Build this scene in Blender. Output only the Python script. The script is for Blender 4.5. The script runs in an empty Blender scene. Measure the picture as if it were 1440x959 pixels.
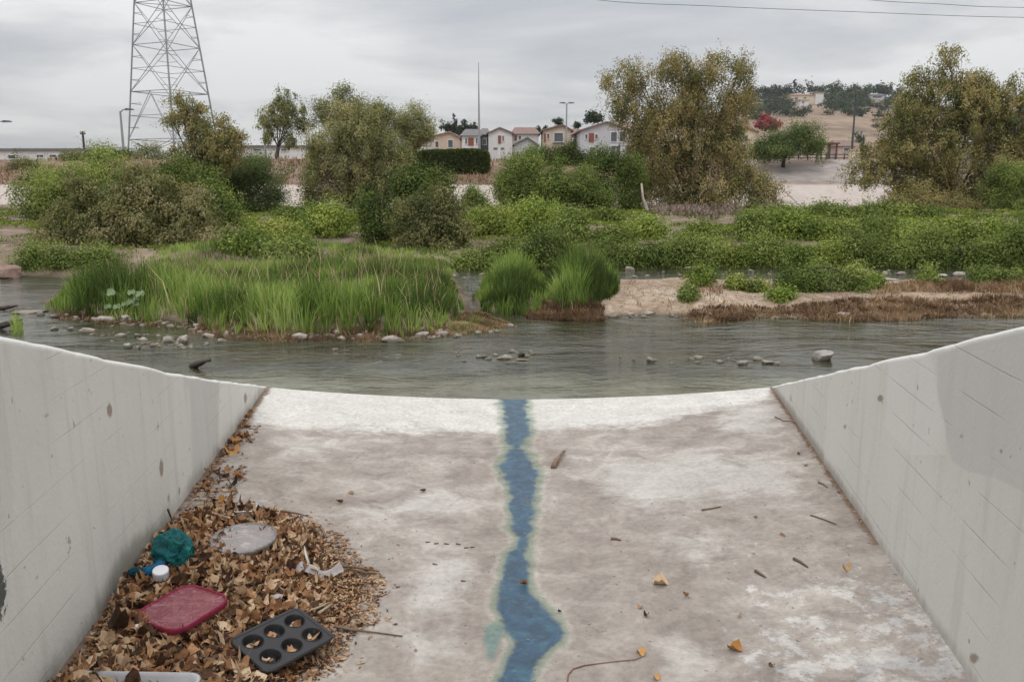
import bpy, bmesh, math, random
import numpy as np
from math import radians, sin, cos, pi, atan2, sqrt
from mathutils import Vector, Matrix, noise

rng = np.random.default_rng(7)
random.seed(7)
scene = bpy.context.scene
C = scene.collection

# ---------------------------------------------------------------- camera
F, CX, CY, PITCH, CAMZ = 1150., 720., 479.5, radians(11), 1.5
cam_d = bpy.data.cameras.new('camera')
cam_d.sensor_width = 36; cam_d.lens = F / 1440 * 36
cam_d.clip_start = 0.05; cam_d.clip_end = 8000
cam = bpy.data.objects.new('camera', cam_d); C.objects.link(cam)
cam.location = (0, 0, CAMZ); cam.rotation_euler = (radians(90) - PITCH, 0, 0)
scene.camera = cam

# ---------------------------------------------------------------- node helper
class NT:
    def __init__(s, tree):
        s.t = tree; s.N = tree.nodes; s.L = tree.links
    def n(s, typ, **kw):
        nd = s.N.new(typ)
        for k, v in kw.items(): setattr(nd, k, v)
        return nd
    def put(s, sock, v):
        if hasattr(v, 'is_output') or isinstance(v, bpy.types.NodeSocket): s.L.new(v, sock)
        elif isinstance(v, (tuple, list)) and len(v) == 3 and sock.type == 'RGBA': sock.default_value = (*v, 1)
        else: sock.default_value = v
    def math(s, op, a, b=0., c=None, clamp=False):
        m = s.n('ShaderNodeMath', operation=op); m.use_clamp = clamp
        s.put(m.inputs[0], a); s.put(m.inputs[1], b)
        if c is not None: s.put(m.inputs[2], c)
        return m.outputs[0]
    def noise(s, scale, detail=3., rough=.5, vec=None, dist=0., out='Fac'):
        m = s.n('ShaderNodeTexNoise'); m.inputs['Scale'].default_value = scale
        m.inputs['Detail'].default_value = detail; m.inputs['Roughness'].default_value = rough
        m.inputs['Distortion'].default_value = dist
        if vec is not None: s.L.new(vec, m.inputs['Vector'])
        return m.outputs[out]
    def ramp(s, fac, stops, interp='LINEAR'):
        r = s.n('ShaderNodeValToRGB'); cr = r.color_ramp; cr.interpolation = interp
        while len(cr.elements) < len(stops): cr.elements.new(.5)
        for e, (p, c) in zip(cr.elements, stops):
            e.position = p; e.color = (*c, 1) if not isinstance(c, (int, float)) else (c, c, c, 1)
        s.put(r.inputs[0], fac); return r.outputs[0]
    def mix(s, fac, a, b, blend='MIX'):
        m = s.n('ShaderNodeMix', data_type='RGBA', blend_type=blend)
        s.put(m.inputs[0], fac); s.put(m.inputs[6], a); s.put(m.inputs[7], b); return m.outputs[2]
    def step(s, v, lo, hi):
        m = s.n('ShaderNodeMapRange', interpolation_type='SMOOTHSTEP')
        s.put(m.inputs[0], v); m.inputs[1].default_value = lo; m.inputs[2].default_value = hi
        return m.outputs[0]
    def attr(s, name, out='Fac'): return s.n('ShaderNodeAttribute', attribute_name=name).outputs[out]
    def obj(s): return s.n('ShaderNodeTexCoord').outputs['Object']
    def pos(s): return s.n('ShaderNodeNewGeometry').outputs['Position']
    def mapping(s, vec, scale=(1, 1, 1), rot=(0, 0, 0), loc=(0, 0, 0)):
        m = s.n('ShaderNodeMapping'); m.inputs['Scale'].default_value = scale
        m.inputs['Rotation'].default_value = rot; m.inputs['Location'].default_value = loc
        s.L.new(vec, m.inputs[0]); return m.outputs[0]
    def bump(s, h, strength=.3, dist=.01, normal=None):
        b = s.n('ShaderNodeBump'); b.inputs['Strength'].default_value = strength
        b.inputs['Distance'].default_value = dist; s.L.new(h, b.inputs['Height'])
        if normal is not None: s.L.new(normal, b.inputs['Normal'])
        return b.outputs[0]

# ---------------------------------------------------------------- world, sun, exposure
SUN_EL, SUN_AZ = radians(58), radians(200)
w = bpy.data.worlds.new('World'); scene.world = w; w.use_nodes = True
t = NT(w.node_tree); t.N.clear()
sky = t.n('ShaderNodeTexSky', sky_type='NISHITA'); sky.sun_disc = False
sky.sun_elevation = SUN_EL; sky.sun_rotation = SUN_AZ
dirv = t.n('ShaderNodeTexCoord').outputs['Generated']
sep = t.n('ShaderNodeSeparateXYZ'); t.L.new(dirv, sep.inputs[0])
zz = t.math('ADD', t.math('MAXIMUM', sep.outputs[2], 0.), .13)
cv = t.n('ShaderNodeCombineXYZ')
t.L.new(t.math('DIVIDE', sep.outputs[0], zz), cv.inputs[0]); t.L.new(t.math('DIVIDE', sep.outputs[1], zz), cv.inputs[1])
cn = t.noise(.7, 8, .58, t.mapping(cv.outputs[0], (1, 1.2, 1), loc=(3.2, 1.5, 0)), .3)
cn2 = t.noise(.32, 4, .5, t.mapping(cv.outputs[0], (1, 1, 1), loc=(8.2, 0.5, 0)))
f = t.math('ADD', t.math('MULTIPLY', cn, .62), t.math('MULTIPLY', cn2, .38))
cloud = t.ramp(f, [(.37, (.49, .51, .54)), (.44, (.59, .60, .62)), (.50, (.70, .70, .705)), (.56, (.83, .83, .825))])
zen = t.math('ADD', 1., t.math('MULTIPLY', t.math('MAXIMUM', sep.outputs[2], 0.), 2.2))
vm = t.n('ShaderNodeVectorMath', operation='SCALE'); t.L.new(cloud, vm.inputs[0])
t.L.new(t.math('MULTIPLY', zen, 6.3), vm.inputs['Scale'])
mx = t.mix(.94, sky.outputs[0], vm.outputs[0])
bg = t.n('ShaderNodeBackground'); bg.inputs[1].default_value = .1; t.L.new(mx, bg.inputs[0])
wo = t.n('ShaderNodeOutputWorld'); t.L.new(bg.outputs[0], wo.inputs[0])
sd_ = bpy.data.lights.new('sun', 'SUN'); sd_.energy = .9; sd_.angle = radians(25); sd_.color = (1, .96, .9)
sun = bpy.data.objects.new('sun', sd_); C.objects.link(sun)
# direction toward the sun: azimuth measured like the sky texture
sv = Vector((sin(SUN_AZ) * cos(SUN_EL), cos(SUN_AZ) * cos(SUN_EL), sin(SUN_EL)))
sun.rotation_euler = sv.to_track_quat('Z', 'Y').to_euler()
vs = scene.view_settings; vs.view_transform = 'Standard'; vs.look = 'None'; vs.exposure = .3; vs.gamma = 1
scene.cycles.max_bounces = 8; scene.cycles.transparent_max_bounces = 16

# ---------------------------------------------------------------- placing things at real distances
cp, sp = cos(PITCH), sin(PITCH)
def ray(px, py):
    dx = (px - CX) / F; u = (CY - py) / F
    return dx, cp + u * sp, -sp + u * cp
def W(px, py, d):                       # point at distance d in front
    r = ray(px, py); k = d / r[1]; return Vector((r[0] * k, d, CAMZ + r[2] * k))
def G(px, py, z=0.):                    # point on a level at height z
    r = ray(px, py); k = (z - CAMZ) / r[2]; return Vector((r[0] * k, r[1] * k, z))
def mpp(d): return d / F * 1.02         # metres that one photo pixel spans at d
def to_px(x, y, z):
    z = z - CAMZ; dep = y * cp - z * sp; up = y * sp + z * cp
    dep = np.maximum(dep, 1e-3) if isinstance(dep, np.ndarray) else max(dep, 1e-3)
    return CX + F * x / dep, CY - F * up / dep

# ---------------------------------------------------------------- mesh helpers
def mesh_np(name, V, Fq, tint=None, attrs=None, smooth=False):
    V = np.asarray(V, np.float32); Fq = np.asarray(Fq, np.int32); k = Fq.shape[1]
    me = bpy.data.meshes.new(name)
    me.vertices.add(len(V)); me.vertices.foreach_set('co', V.ravel())
    me.loops.add(Fq.size); me.loops.foreach_set('vertex_index', Fq.ravel())
    me.polygons.add(len(Fq)); me.polygons.foreach_set('loop_start', np.arange(len(Fq), dtype=np.int32) * k)
    me.polygons.foreach_set('loop_total', np.full(len(Fq), k, np.int32))
    if smooth: me.polygons.foreach_set('use_smooth', np.ones(len(Fq), bool))
    me.update(calc_edges=True); me.validate()
    d = dict(attrs or {})
    if tint is not None: d['tint'] = tint
    for a, v in d.items():
        at = me.attributes.new(a, 'FLOAT', 'POINT'); at.data.foreach_set('value', np.asarray(v, np.float32).ravel())
    return me

class Geo:                              # collects pieces of ONE part
    def __init__(s): s.v = []; s.f = []
    def add(s, V, Fc):
        o = len(s.v); s.v += [tuple(p) for p in V]; s.f += [tuple(i + o for i in f) for f in Fc]; return s
    def box(s, c, size, rz=0.):
        hx, hy, hz = size[0] / 2, size[1] / 2, size[2] / 2; V = []
        for z in (-hz, hz):
            for x, y in ((-hx, -hy), (hx, -hy), (hx, hy), (-hx, hy)):
                V.append((c[0] + x * cos(rz) - y * sin(rz), c[1] + x * sin(rz) + y * cos(rz), c[2] + z))
        return s.add(V, [(0, 3, 2, 1), (4, 5, 6, 7), (0, 1, 5, 4), (1, 2, 6, 5), (2, 3, 7, 6), (3, 0, 4, 7)])
    def tube(s, pts, rad, n=6, caps=True):
        pts = [Vector(p) for p in pts]; V = []; m = len(pts)
        if not hasattr(rad, '__len__'): rad = [rad] * m
        up = None
        for i, p in enumerate(pts):
            tg = (pts[min(i + 1, m - 1)] - pts[max(i - 1, 0)])
            if tg.length < 1e-9: tg = Vector((0, 0, 1))
            tg.normalize()
            if up is None: up = Vector((0, 0, 1)) if abs(tg.z) < .9 else Vector((1, 0, 0))
            a = tg.cross(up).normalized(); b = tg.cross(a).normalized(); up = -b if False else up
            for k in range(n):
                q = 2 * pi * k / n; V.append(p + (a * cos(q) + b * sin(q)) * rad[i])
        Fc = [(i * n + k, i * n + (k + 1) % n, (i + 1) * n + (k + 1) % n, (i + 1) * n + k) for i in range(m - 1) for k in range(n)]
        if caps: Fc += [tuple(range(n))[::-1], tuple((m - 1) * n + k for k in range(n))]
        return s.add(V, Fc)
    def prism(s, poly, y0, y1, axis='y'):      # poly in (x,z), extruded along y
        n = len(poly); V = [(x, y0, z) for x, z in poly] + [(x, y1, z) for x, z in poly]
        return s.add(V, [tuple(range(n)), tuple(range(2 * n - 1, n - 1, -1))] + [(i + n, (i + 1) % n + n, (i + 1) % n, i) for i in range(n)])
    def mesh(s, name, off=(0, 0, 0), smooth=False):
        me = bpy.data.meshes.new(name); me.from_pydata([(a - off[0], b - off[1], c - off[2]) for a, b, c in s.v], [], s.f)
        if smooth:
            for p in me.polygons: p.use_smooth = True
        me.update(); return me

def put(name, me, m=None, parent=None, label=None, cat=None, group=None, kind=None, loc=None):
    o = bpy.data.objects.new(name, me); C.objects.link(o)
    if m is not None:
        if len(me.materials): pass
        else: me.materials.append(m)
    if parent is not None: o.parent = parent
    if loc is not None: o.location = loc
    return tag(o, label, cat, group, kind)
def tag(o, label=None, cat=None, group=None, kind=None):
    if label: o['label'] = label
    if cat: o['category'] = cat
    if group: o['group'] = group
    if kind: o['kind'] = kind
    return o
def thing(name, loc, label, cat, group=None):
    o = bpy.data.objects.new(name, None); C.objects.link(o); o.location = loc; o.empty_display_size = .1
    return tag(o, label, cat, group)
def copy_tree(o, loc, rot, label=None, group=None, scale=None):
    c = o.copy(); C.objects.link(c); c.location = loc; c.rotation_euler = rot
    if scale is not None: c.scale = scale
    if label: c['label'] = label
    if group: c['group'] = group
    for ch in o.children:
        d = ch.copy(); C.objects.link(d); d.parent = c
    return c

def poly_sd(px, py, poly):              # signed distance to an outline, positive inside
    px = np.asarray(px, float); py = np.asarray(py, float)
    P = np.array([(p[0], p[1]) for p in poly], float); Q = np.roll(P, -1, 0)
    best = np.full(px.shape, 1e9); ins = np.zeros(px.shape, bool)
    for (ax, ay), (bx, by) in zip(P, Q):
        ex, ey = bx - ax, by - ay; L = ex * ex + ey * ey + 1e-12
        u = np.clip(((px - ax) * ex + (py - ay) * ey) / L, 0, 1)
        best = np.minimum(best, np.hypot(px - ax - u * ex, py - ay - u * ey))
        if ay != by:
            ins ^= ((ay > py) != (by > py)) & (px < (bx - ax) * (py - ay) / (by - ay) + ax)
    return np.where(ins, best, -best)
def vnoise(x, y, s=1., seed=0):         # smooth value noise, vectorised
    x = np.asarray(x) / s + seed * 17.3; y = np.asarray(y) / s - seed * 9.1
    def h(i, j):
        v = np.sin(i * 127.1 + j * 311.7 + seed) * 43758.5453; return v - np.floor(v)
    i, j = np.floor(x), np.floor(y); fx, fy = x - i, y - j
    fx = fx * fx * (3 - 2 * fx); fy = fy * fy * (3 - 2 * fy)
    return (h(i, j) * (1 - fx) + h(i + 1, j) * fx) * (1 - fy) + (h(i, j + 1) * (1 - fx) + h(i + 1, j + 1) * fx) * fy
def fbm(x, y, s=1., seed=0, o=4):
    r = 0; a = .5
    for k in range(o): r = r + a * vnoise(x, y, s / 2 ** k, seed + k); a *= .5
    return r / (1 - .5 ** o)
def sstep(x, a, b):
    u = np.clip((x - a) / (b - a), 0, 1); return u * u * (3 - 2 * u)

# ---------------------------------------------------------------- materials
def new_mat(name):
    m = bpy.data.materials.new(name); m.use_nodes = True; t = NT(m.node_tree); t.N.clear()
    out = t.n('ShaderNodeOutputMaterial'); return m, t, out
def principled(t, out, col, rough=.7, normal=None, spec=.3, **kw):
    b = t.n('ShaderNodeBsdfPrincipled'); t.put(b.inputs['Base Color'], col); t.put(b.inputs['Roughness'], rough)
    b.inputs['Specular IOR Level'].default_value = spec
    for k, v in kw.items(): t.put(b.inputs[k.replace('_', ' ')], v)
    if normal is not None: t.L.new(normal, b.inputs['Normal'])
    t.L.new(b.outputs[0], out.inputs[0]); return b
def plain(name, col, rough=.7, var=.25, scale=4., bump=.15, dist=.01, spec=.3, **kw):
    m, t, out = new_mat(name); v = t.noise(scale, 5, .6, t.pos())
    lo = tuple(c * (1 - var) for c in col); hi = tuple(min(1, c * (1 + var)) for c in col)
    c = t.ramp(v, [(.3, lo), (.7, hi)])
    principled(t, out, c, rough, t.bump(t.noise(scale * 6, 4, .6, t.pos()), bump, dist) if bump else None, spec, **kw); return m
def foliage_mat(name, stops, trans=.28, rough=.6):
    m, t, out = new_mat(name); c = t.ramp(t.attr('tint'), stops)
    d = t.n('ShaderNodeBsdfPrincipled'); t.L.new(c, d.inputs['Base Color']); d.inputs['Roughness'].default_value = rough
    d.inputs['Specular IOR Level'].default_value = .08
    tr = t.n('ShaderNodeBsdfTranslucent'); t.L.new(t.mix(1., c, (.9, 1., .45), 'MULTIPLY'), tr.inputs[0])
    mx = t.n('ShaderNodeMixShader'); mx.inputs[0].default_value = trans
    t.L.new(d.outputs[0], mx.inputs[1]); t.L.new(tr.outputs[0], mx.inputs[2]); t.L.new(mx.outputs[0], out.inputs[0]); return m
K = 1.0
def st(*cs): n = len(cs); return [(.15 + .7 * i / (n - 1), tuple(K * x for x in c)) for i, c in enumerate(cs)]
M = {}
M['willow'] = foliage_mat('willow_leaves', st((.11, .125, .05), (.24, .215, .09), (.36, .29, .13), (.49, .37, .20)))
M['willow_green'] = foliage_mat('green_willow_leaves', st((.105, .125, .05), (.22, .21, .085), (.32, .27, .115), (.45, .35, .17)))
M['olive'] = foliage_mat('olive_leaves', st((.105, .12, .05), (.21, .215, .095), (.32, .30, .14), (.43, .38, .20)))
M['dark_tree'] = foliage_mat('dark_leaves', st((0.0517, 0.078, 0.03), (0.103, 0.138, 0.048), (0.172, 0.216, 0.084)))
M['khaki_tree'] = foliage_mat('khaki_leaves', st((0.117, 0.128, 0.056), (0.221, 0.23, 0.098), (0.351, 0.338, 0.154)))
M['hill_tree'] = foliage_mat('hill_leaves', st((.028, .042, .028), (.05, .07, .04), (.085, .105, .055)))
M['bush'] = foliage_mat('bush_leaves', st((.055, .08, .024), (.125, .17, .045), (.215, .275, .072), (.34, .38, .12)))
M['bright_bush'] = foliage_mat('bright_leaves', st((.08, .12, .03), (.18, .25, .05), (.29, .36, .075), (.41, .45, .12)))
M['brown_bush'] = foliage_mat('brownish_leaves', st((.08, .095, .038), (.165, .17, .07), (.25, .235, .105), (.37, .31, .19)))
M['broad_leaf'] = plain('broad_leaf', (.15, .21, .10), .5, .25, 20, .2, .003)
M['hedge'] = foliage_mat('hedge_leaves', st((0.036, 0.054, 0.0144), (0.072, 0.096, 0.0264), (0.108, 0.144, 0.036)))
M['pink_bush'] = foliage_mat('pink_flowers', st((.2, .03, .05), (.4, .07, .10), (.12, .12, .05)))
M['reed'] = foliage_mat('reed_blades', st((.06, .085, .028), (.135, .20, .052), (.24, .335, .085), (.40, .48, .17)), .35)
M['dry_grass'] = foliage_mat('dry_grass_blades', st((0.121, 0.0725, 0.045), (0.257, 0.16, 0.0975), (0.378, 0.261, 0.165), (0.513, 0.406, 0.27)), .15)
M['cover'] = foliage_mat('ground_cover_leaves', st((.06, .08, .024), (.145, .19, .042), (.255, .31, .07), (.40, .41, .12)))
M['bark'] = plain('bark', (.075, .06, .05), .9, .4, 3, .5, .03)
M['pale_bark'] = plain('pale_bark', (.45, .38, .3), .9, .25, 3, .4, .03)
M['steel'] = plain('galvanised_steel', (.27, .275, .28), .55, .15, 1, 0, spec=.4)
M['dark_metal'] = plain('dark_metal', (.06, .065, .07), .5, .2, 2, 0)
M['white_wall'] = plain('white_render', (.62, .61, .60), .85, .06, .8, .05)
M['grey_wall'] = plain('pale_grey_render', (.47, .47, .50), .85, .06, .8, .05)
M['cream_wall'] = plain('cream_render', (.58, .50, .38), .85, .07, .8, .05)
M['tan_wall'] = plain('tan_render', (.52, .42, .33), .85, .07, .8, .05)
M['pink_wall'] = plain('pinkish_render', (.50, .39, .34), .85, .07, .8, .05)
M['roof_grey'] = plain('grey_roof', (.16, .15, .15), .85, .2, 2, .2)
M['roof_brown'] = plain('brown_roof', (.21, .14, .12), .85, .2, 2, .2)
M['roof_tan'] = plain('tan_roof', (.32, .20, .14), .85, .2, 2, .2)
M['orange'] = plain('orange_panel', (.22, .075, .045), .7, .1, 2, 0)
M['frame'] = plain('white_frame', (.62, .62, .62), .6, .05, 2, 0)
M['glass'] = plain('window_glass', (.07, .085, .10), .15, .15, .5, 0, spec=.6)
M['dark_wall'] = plain('slate_wall', (.13, .14, .155), .8, .1, 1, 0)
M['brown_wall'] = plain('brown_wall', (.12, .07, .055), .8, .15, 1, .1)

def rock_mat(name, a, b, c, wet=True):
    m, t, out = new_mat(name); p = t.pos()
    n1 = t.noise(6, 6, .65, p); col = t.ramp(n1, [(.3, a), (.5, b), (.7, c)])
    if wet:
        z = t.n('ShaderNodeSeparateXYZ'); t.L.new(p, z.inputs[0])
        dark = t.step(t.math('ADD', z.outputs[2], t.math('MULTIPLY', n1, .02)), .015, .055)
        col = t.mix(dark, t.mix(1., col, (.42, .41, .34), 'MULTIPLY'), col)
    principled(t, out, col, .75, t.bump(t.noise(30, 6, .65, p), .4, .02)); return m
M['rock'] = rock_mat('pale_rock', (.22, .19, .165), (.37, .33, .295), (.52, .48, .43))
M['dark_rock'] = rock_mat('grey_rock', (.15, .14, .125), (.27, .25, .23), (.42, .39, .36))

# ---- poured concrete of the channel floor
m, t, out = new_mat('channel_floor_concrete'); M['floor'] = m
p = t.pos()
big = t.noise(1.3, 6, .6, p, .4); med = t.noise(6, 6, .65, p, .6); fine = t.noise(42, 5, .65, p); micro = t.noise(220, 3, .6, p)
streaky = t.noise(5, 6, .65, t.mapping(p, (.6, 1.3, 1)), .5)
def stone(v): return tuple(v)
col = t.ramp(t.math('ADD', t.math('MULTIPLY', big, .5), t.math('MULTIPLY', med, .5)),
             [(.34, (.225, .192, .168)), (.46, (.29, .252, .223)), (.56, (.34, .302, .27)), (.66, (.43, .395, .352))])
col = t.mix(t.math('MULTIPLY', t.step(streaky, .5, .72), .42), col, (.50, .47, .43))
col = t.mix(t.math('MULTIPLY', t.step(t.noise(2.2, 7, .72, p, 1.2), .50, .68), .34), col, (.20, .172, .152))
# pale worn patches with ragged edges (pattern of the stain is on the surface itself)
e1 = t.math('ADD', t.attr('pale'), t.math('MULTIPLY', t.math('SUBTRACT', med, .5), 60.))
e1 = t.math('ADD', e1, t.math('MULTIPLY', t.math('SUBTRACT', streaky, .5), 44.))
col = t.mix(t.math('MULTIPLY', t.step(e1, -18., 22.), .68), col, (.50, .48, .445))
e2 = t.math('ADD', t.attr('band'), t.math('ADD', t.math('MULTIPLY', t.math('SUBTRACT', streaky, .5), 22.), t.math('MULTIPLY', t.math('SUBTRACT', med, .5), 18.)))
col = t.mix(t.math('MULTIPLY', t.step(e2, -6., 8.), .8), col, t.mix(fine, (.54, .52, .49), (.68, .66, .625)))
# peeling blue-grey paint film
pe = t.noise(9, 9, .78, p, .15)
pk = t.math('ADD', t.math('MULTIPLY', t.attr('peel'), .13), pe)
col = t.mix(t.math('MULTIPLY', t.step(pk, .585, .65), .6), col, t.mix(t.step(med, .42, .6), (.47, .475, .48), (.60, .585, .565)))
# algae halo, dried rim and blue pigment stain of the trickle
wob = t.math('ADD', t.math('MULTIPLY', t.math('SUBTRACT', t.noise(7, 7, .66, p, .4), .5), 40.), t.math('MULTIPLY', t.math('SUBTRACT', fine, .5), 4.))
bl = t.math('ADD', t.attr('blue'), wob)
col = t.mix(t.math('MULTIPLY', t.step(bl, -19., -11.), .2), col, (.54, .52, .44))
col = t.mix(t.math('MULTIPLY', t.step(bl, -12., -3.), .6), col, (.14, .20, .14))
blue = t.ramp(t.noise(13, 6, .7, p, .5), [(.32, (.008, .032, .042)), (.5, (.016, .060, .125)), (.60, (.026, .095, .14)), (.70, (.04, .11, .21))])
blue = t.mix(t.math('MULTIPLY', t.step(fine, .58, .72), .35), blue, (.06, .17, .18))
bmask = t.step(bl, -3., 6.)
col = t.mix(t.math('MULTIPLY', bmask, .93), col, blue)
gr = t.math('ADD', t.attr('green'), t.math('MULTIPLY', wob, .8))
col = t.mix(t.math('MULTIPLY', t.step(gr, -5., 4.), .7), col, (.12, .22, .20))
# brown dirt at the wall foot, small specks, hairline cracks
dr = t.math('ADD', t.attr('dirt'), t.math('MULTIPLY', t.math('SUBTRACT', t.noise(14, 5, .7, p), .5), .09))
col = t.mix(t.math('MULTIPLY', t.step(dr, -.012, .016), .85), col, t.mix(fine, (.10, .062, .042), (.24, .15, .10)))
col = t.mix(t.math('MULTIPLY', t.step(t.noise(38, 2, .5, p), .70, .76), .75), col, (.10, .085, .075))
vor = t.n('ShaderNodeTexVoronoi', feature='DISTANCE_TO_EDGE'); vor.inputs['Scale'].default_value = 1.4
vm = t.n('ShaderNodeVectorMath', operation='ADD'); t.L.new(p, vm.inputs[0])
vs_ = t.n('ShaderNodeVectorMath', operation='SCALE'); t.L.new(t.noise(4, 4, .6, p, out='Color'), vs_.inputs[0]); vs_.inputs['Scale'].default_value = .5
t.L.new(vs_.outputs[0], vm.inputs[1]); t.L.new(vm.outputs[0], vor.inputs['Vector'])
crack = t.math('MULTIPLY', t.math('SUBTRACT', 1., t.step(vor.outputs[0], .0, .012)), t.step(big, .5, .6))
col = t.mix(t.math('MULTIPLY', crack, .35), col, (.16, .135, .12))
col = t.mix(.42, col, t.mix(1., col, t.ramp(t.math('ADD', t.math('MULTIPLY', fine, .6), t.math('MULTIPLY', med, .4)), [(.36, .5), (.64, 1.35)]), 'MULTIPLY'))
col = t.mix(t.math('MULTIPLY', t.step(t.noise(70, 4, .7, p), .60, .70), .45), col, (.17, .145, .125))
h = t.math('ADD', t.math('MULTIPLY', fine, .5), t.math('ADD', t.math('MULTIPLY', micro, .3), t.math('MULTIPLY', med, .8)))
rg = t.math('SUBTRACT', .88, t.math('MULTIPLY', bmask, .5))
principled(t, out, col, rg, t.bump(h, .35, .012), .35)

# ---- painted wing walls
m, t, out = new_mat('painted_wall_concrete'); M['wall'] = m
p = t.pos(); zc = t.n('ShaderNodeSeparateXYZ'); t.L.new(p, zc.inputs[0])
big = t.noise(1.1, 5, .55, p); med = t.noise(7, 6, .65, p); fine = t.noise(55, 5, .65, p)
vert = t.noise(6, 5, .6, t.mapping(p, (2.2, 2.2, .22)))
col = t.ramp(big, [(.35, (.57, .555, .52)), (.65, (.635, .62, .58))])
col = t.mix(t.math('MULTIPLY', t.step(vert, .48, .72), .4), col, (.45, .43, .395))
col = t.mix(t.math('MULTIPLY', t.step(t.noise(9, 7, .75, p), .58, .70), .3), col, (.70, .69, .66))
col = t.mix(t.step(t.attr('patch'), -2.5, 2.5), col, t.mix(.46, col, (.46, .45, .43)))
col = t.mix(t.step(t.attr('lightpatch'), -1.5, 1.5), col, t.mix(.4, col, (.70, .69, .66)))
cs = t.math('PINGPONG', t.math('ADD', t.math('ADD', zc.outputs[2], -.435), t.math('MULTIPLY', t.math('SUBTRACT', med, .5), .006)), .0585)
line = t.math('SUBTRACT', 1., t.step(cs, .0, .003))
lb = t.math('MULTIPLY', line, t.math('MULTIPLY', t.step(t.noise(2.3, 3, .5, p), .44, .60), t.attr('course')))
col = t.mix(t.math('MULTIPLY', lb, .8), col, (.27, .26, .24))
sm = t.math('ADD', t.attr('stain'), t.math('MULTIPLY', t.math('SUBTRACT', fine, .5), .8))
col = t.mix(t.math('MULTIPLY', t.step(sm, .35, .8), .75), col, (.20, .135, .08))
gt = t.math('ADD', t.attr('grime'), t.math('MULTIPLY', t.math('SUBTRACT', t.noise(3, 6, .65, t.mapping(p, (4, 4, 1.1))), .5), 1.1))
col = t.mix(t.math('MULTIPLY', t.step(gt, .35, 1.1), .62), col, (.19, .175, .13))
bk = t.math('ADD', t.attr('black'), t.math('MULTIPLY', t.math('SUBTRACT', fine, .5), 2.2))
col = t.mix(t.math('MULTIPLY', t.step(bk, .6, .9), .9), col, (.03, .035, .035))
col = t.mix(t.math('MULTIPLY', t.step(t.noise(26, 2, .5, p), .72, .76), .6), col, (.2, .19, .17))
col = t.mix(t.math('MULTIPLY', t.step(t.math('ADD', t.attr('top'), t.math('MULTIPLY', t.math('SUBTRACT', t.noise(60, 3, .6, p), .5), .8)), .5, .7), .6), col, (.74, .73, .70))
h = t.math('ADD', t.math('MULTIPLY', fine, .5), t.math('SUBTRACT', t.math('MULTIPLY', med, .7), t.math('MULTIPLY', lb, 1.2)))
principled(t, out, col, .8, t.bump(h, .28, .012), .3)

# ---- river water
m, t, out = new_mat('river_water'); M['water'] = m
p = t.pos()
n1 = t.noise(1.0, 4, .6, t.mapping(p, (1.6, 3.4, 1), rot=(0, 0, .12)), .7)
n2 = t.noise(1.0, 4, .65, t.mapping(p, (5, 9, 1), rot=(0, 0, -.25)), .8)
n3 = t.noise(1.0, 3, .6, t.mapping(p, (14, 24, 1), rot=(0, 0, .3)), .6)
rif = t.attr('riffle'); shal = t.attr('shallow')
h = t.math('ADD', t.math('ADD', t.math('MULTIPLY', n1, .6), t.math('MULTIPLY', n2, .36)), t.math('MULTIPLY', n3, .16))
calm = t.step(t.noise(.55, 4, .6, t.mapping(p, (1, 2.2, 1)), .6), .42, .62)
h = t.math('MULTIPLY', h, t.math('ADD', t.math('MULTIPLY', calm, .5), t.math('MULTIPLY', rif, 1.1)))
bed = t.noise(2.5, 5, .6, p, .3)
deep = t.ramp(bed, [(.35, (.026, .027, .015)), (.65, (.06, .056, .033))])
shc = t.ramp(t.math('ADD', t.math('MULTIPLY', bed, .6), t.math('MULTIPLY', n2, .4)), [(.35, (.075, .078, .048)), (.6, (.15, .145, .10))])
sf = t.math('ADD', shal, t.math('MULTIPLY', t.math('SUBTRACT', t.noise(1.1, 5, .6, t.mapping(p, (1, 2.6, 1))), .5), .9))
col = t.mix(t.step(sf, .25, .85), deep, shc)
foam_glint = t.math('MULTIPLY', t.step(t.math('ADD', t.math('MULTIPLY', n3, .45), t.math('MULTIPLY', n2, .55)), .57, .66), t.step(rif, .45, 1.1))
col = t.mix(t.math('MULTIPLY', foam_glint, .6), col, (.6, .62, .62))  # riffle foam and water glitter, both painted as pale flecks in the colour
principled(t, out, col, .035, t.bump(h, 1., .045), .5, IOR=1.33)

# ---- river bed, banks and bars
m, t, out = new_mat('bank_soil'); M['bank'] = m
p = t.pos(); a = t.noise(.9, 6, .65, p, .4); b = t.noise(9, 6, .7, p)
zc = t.n('ShaderNodeSeparateXYZ'); t.L.new(p, zc.inputs[0])
c1 = t.ramp(a, [(.35, (.10, .075, .05)), (.52, (.19, .145, .105)), (.68, (.30, .24, .18))])
c2 = t.ramp(t.math('ADD', t.math('MULTIPLY', a, .5), t.math('MULTIPLY', b, .5)), [(.38, (.20, .135, .09)), (.5, (.33, .25, .185)), (.62, (.50, .43, .345))])
col = t.mix(t.attr('sand'), c1, c2)
col = t.mix(t.step(zc.outputs[2], -.02, .05), (.05, .045, .028), col)
principled(t, out, col, .9, t.bump(b, .6, .04), .2)

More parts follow.
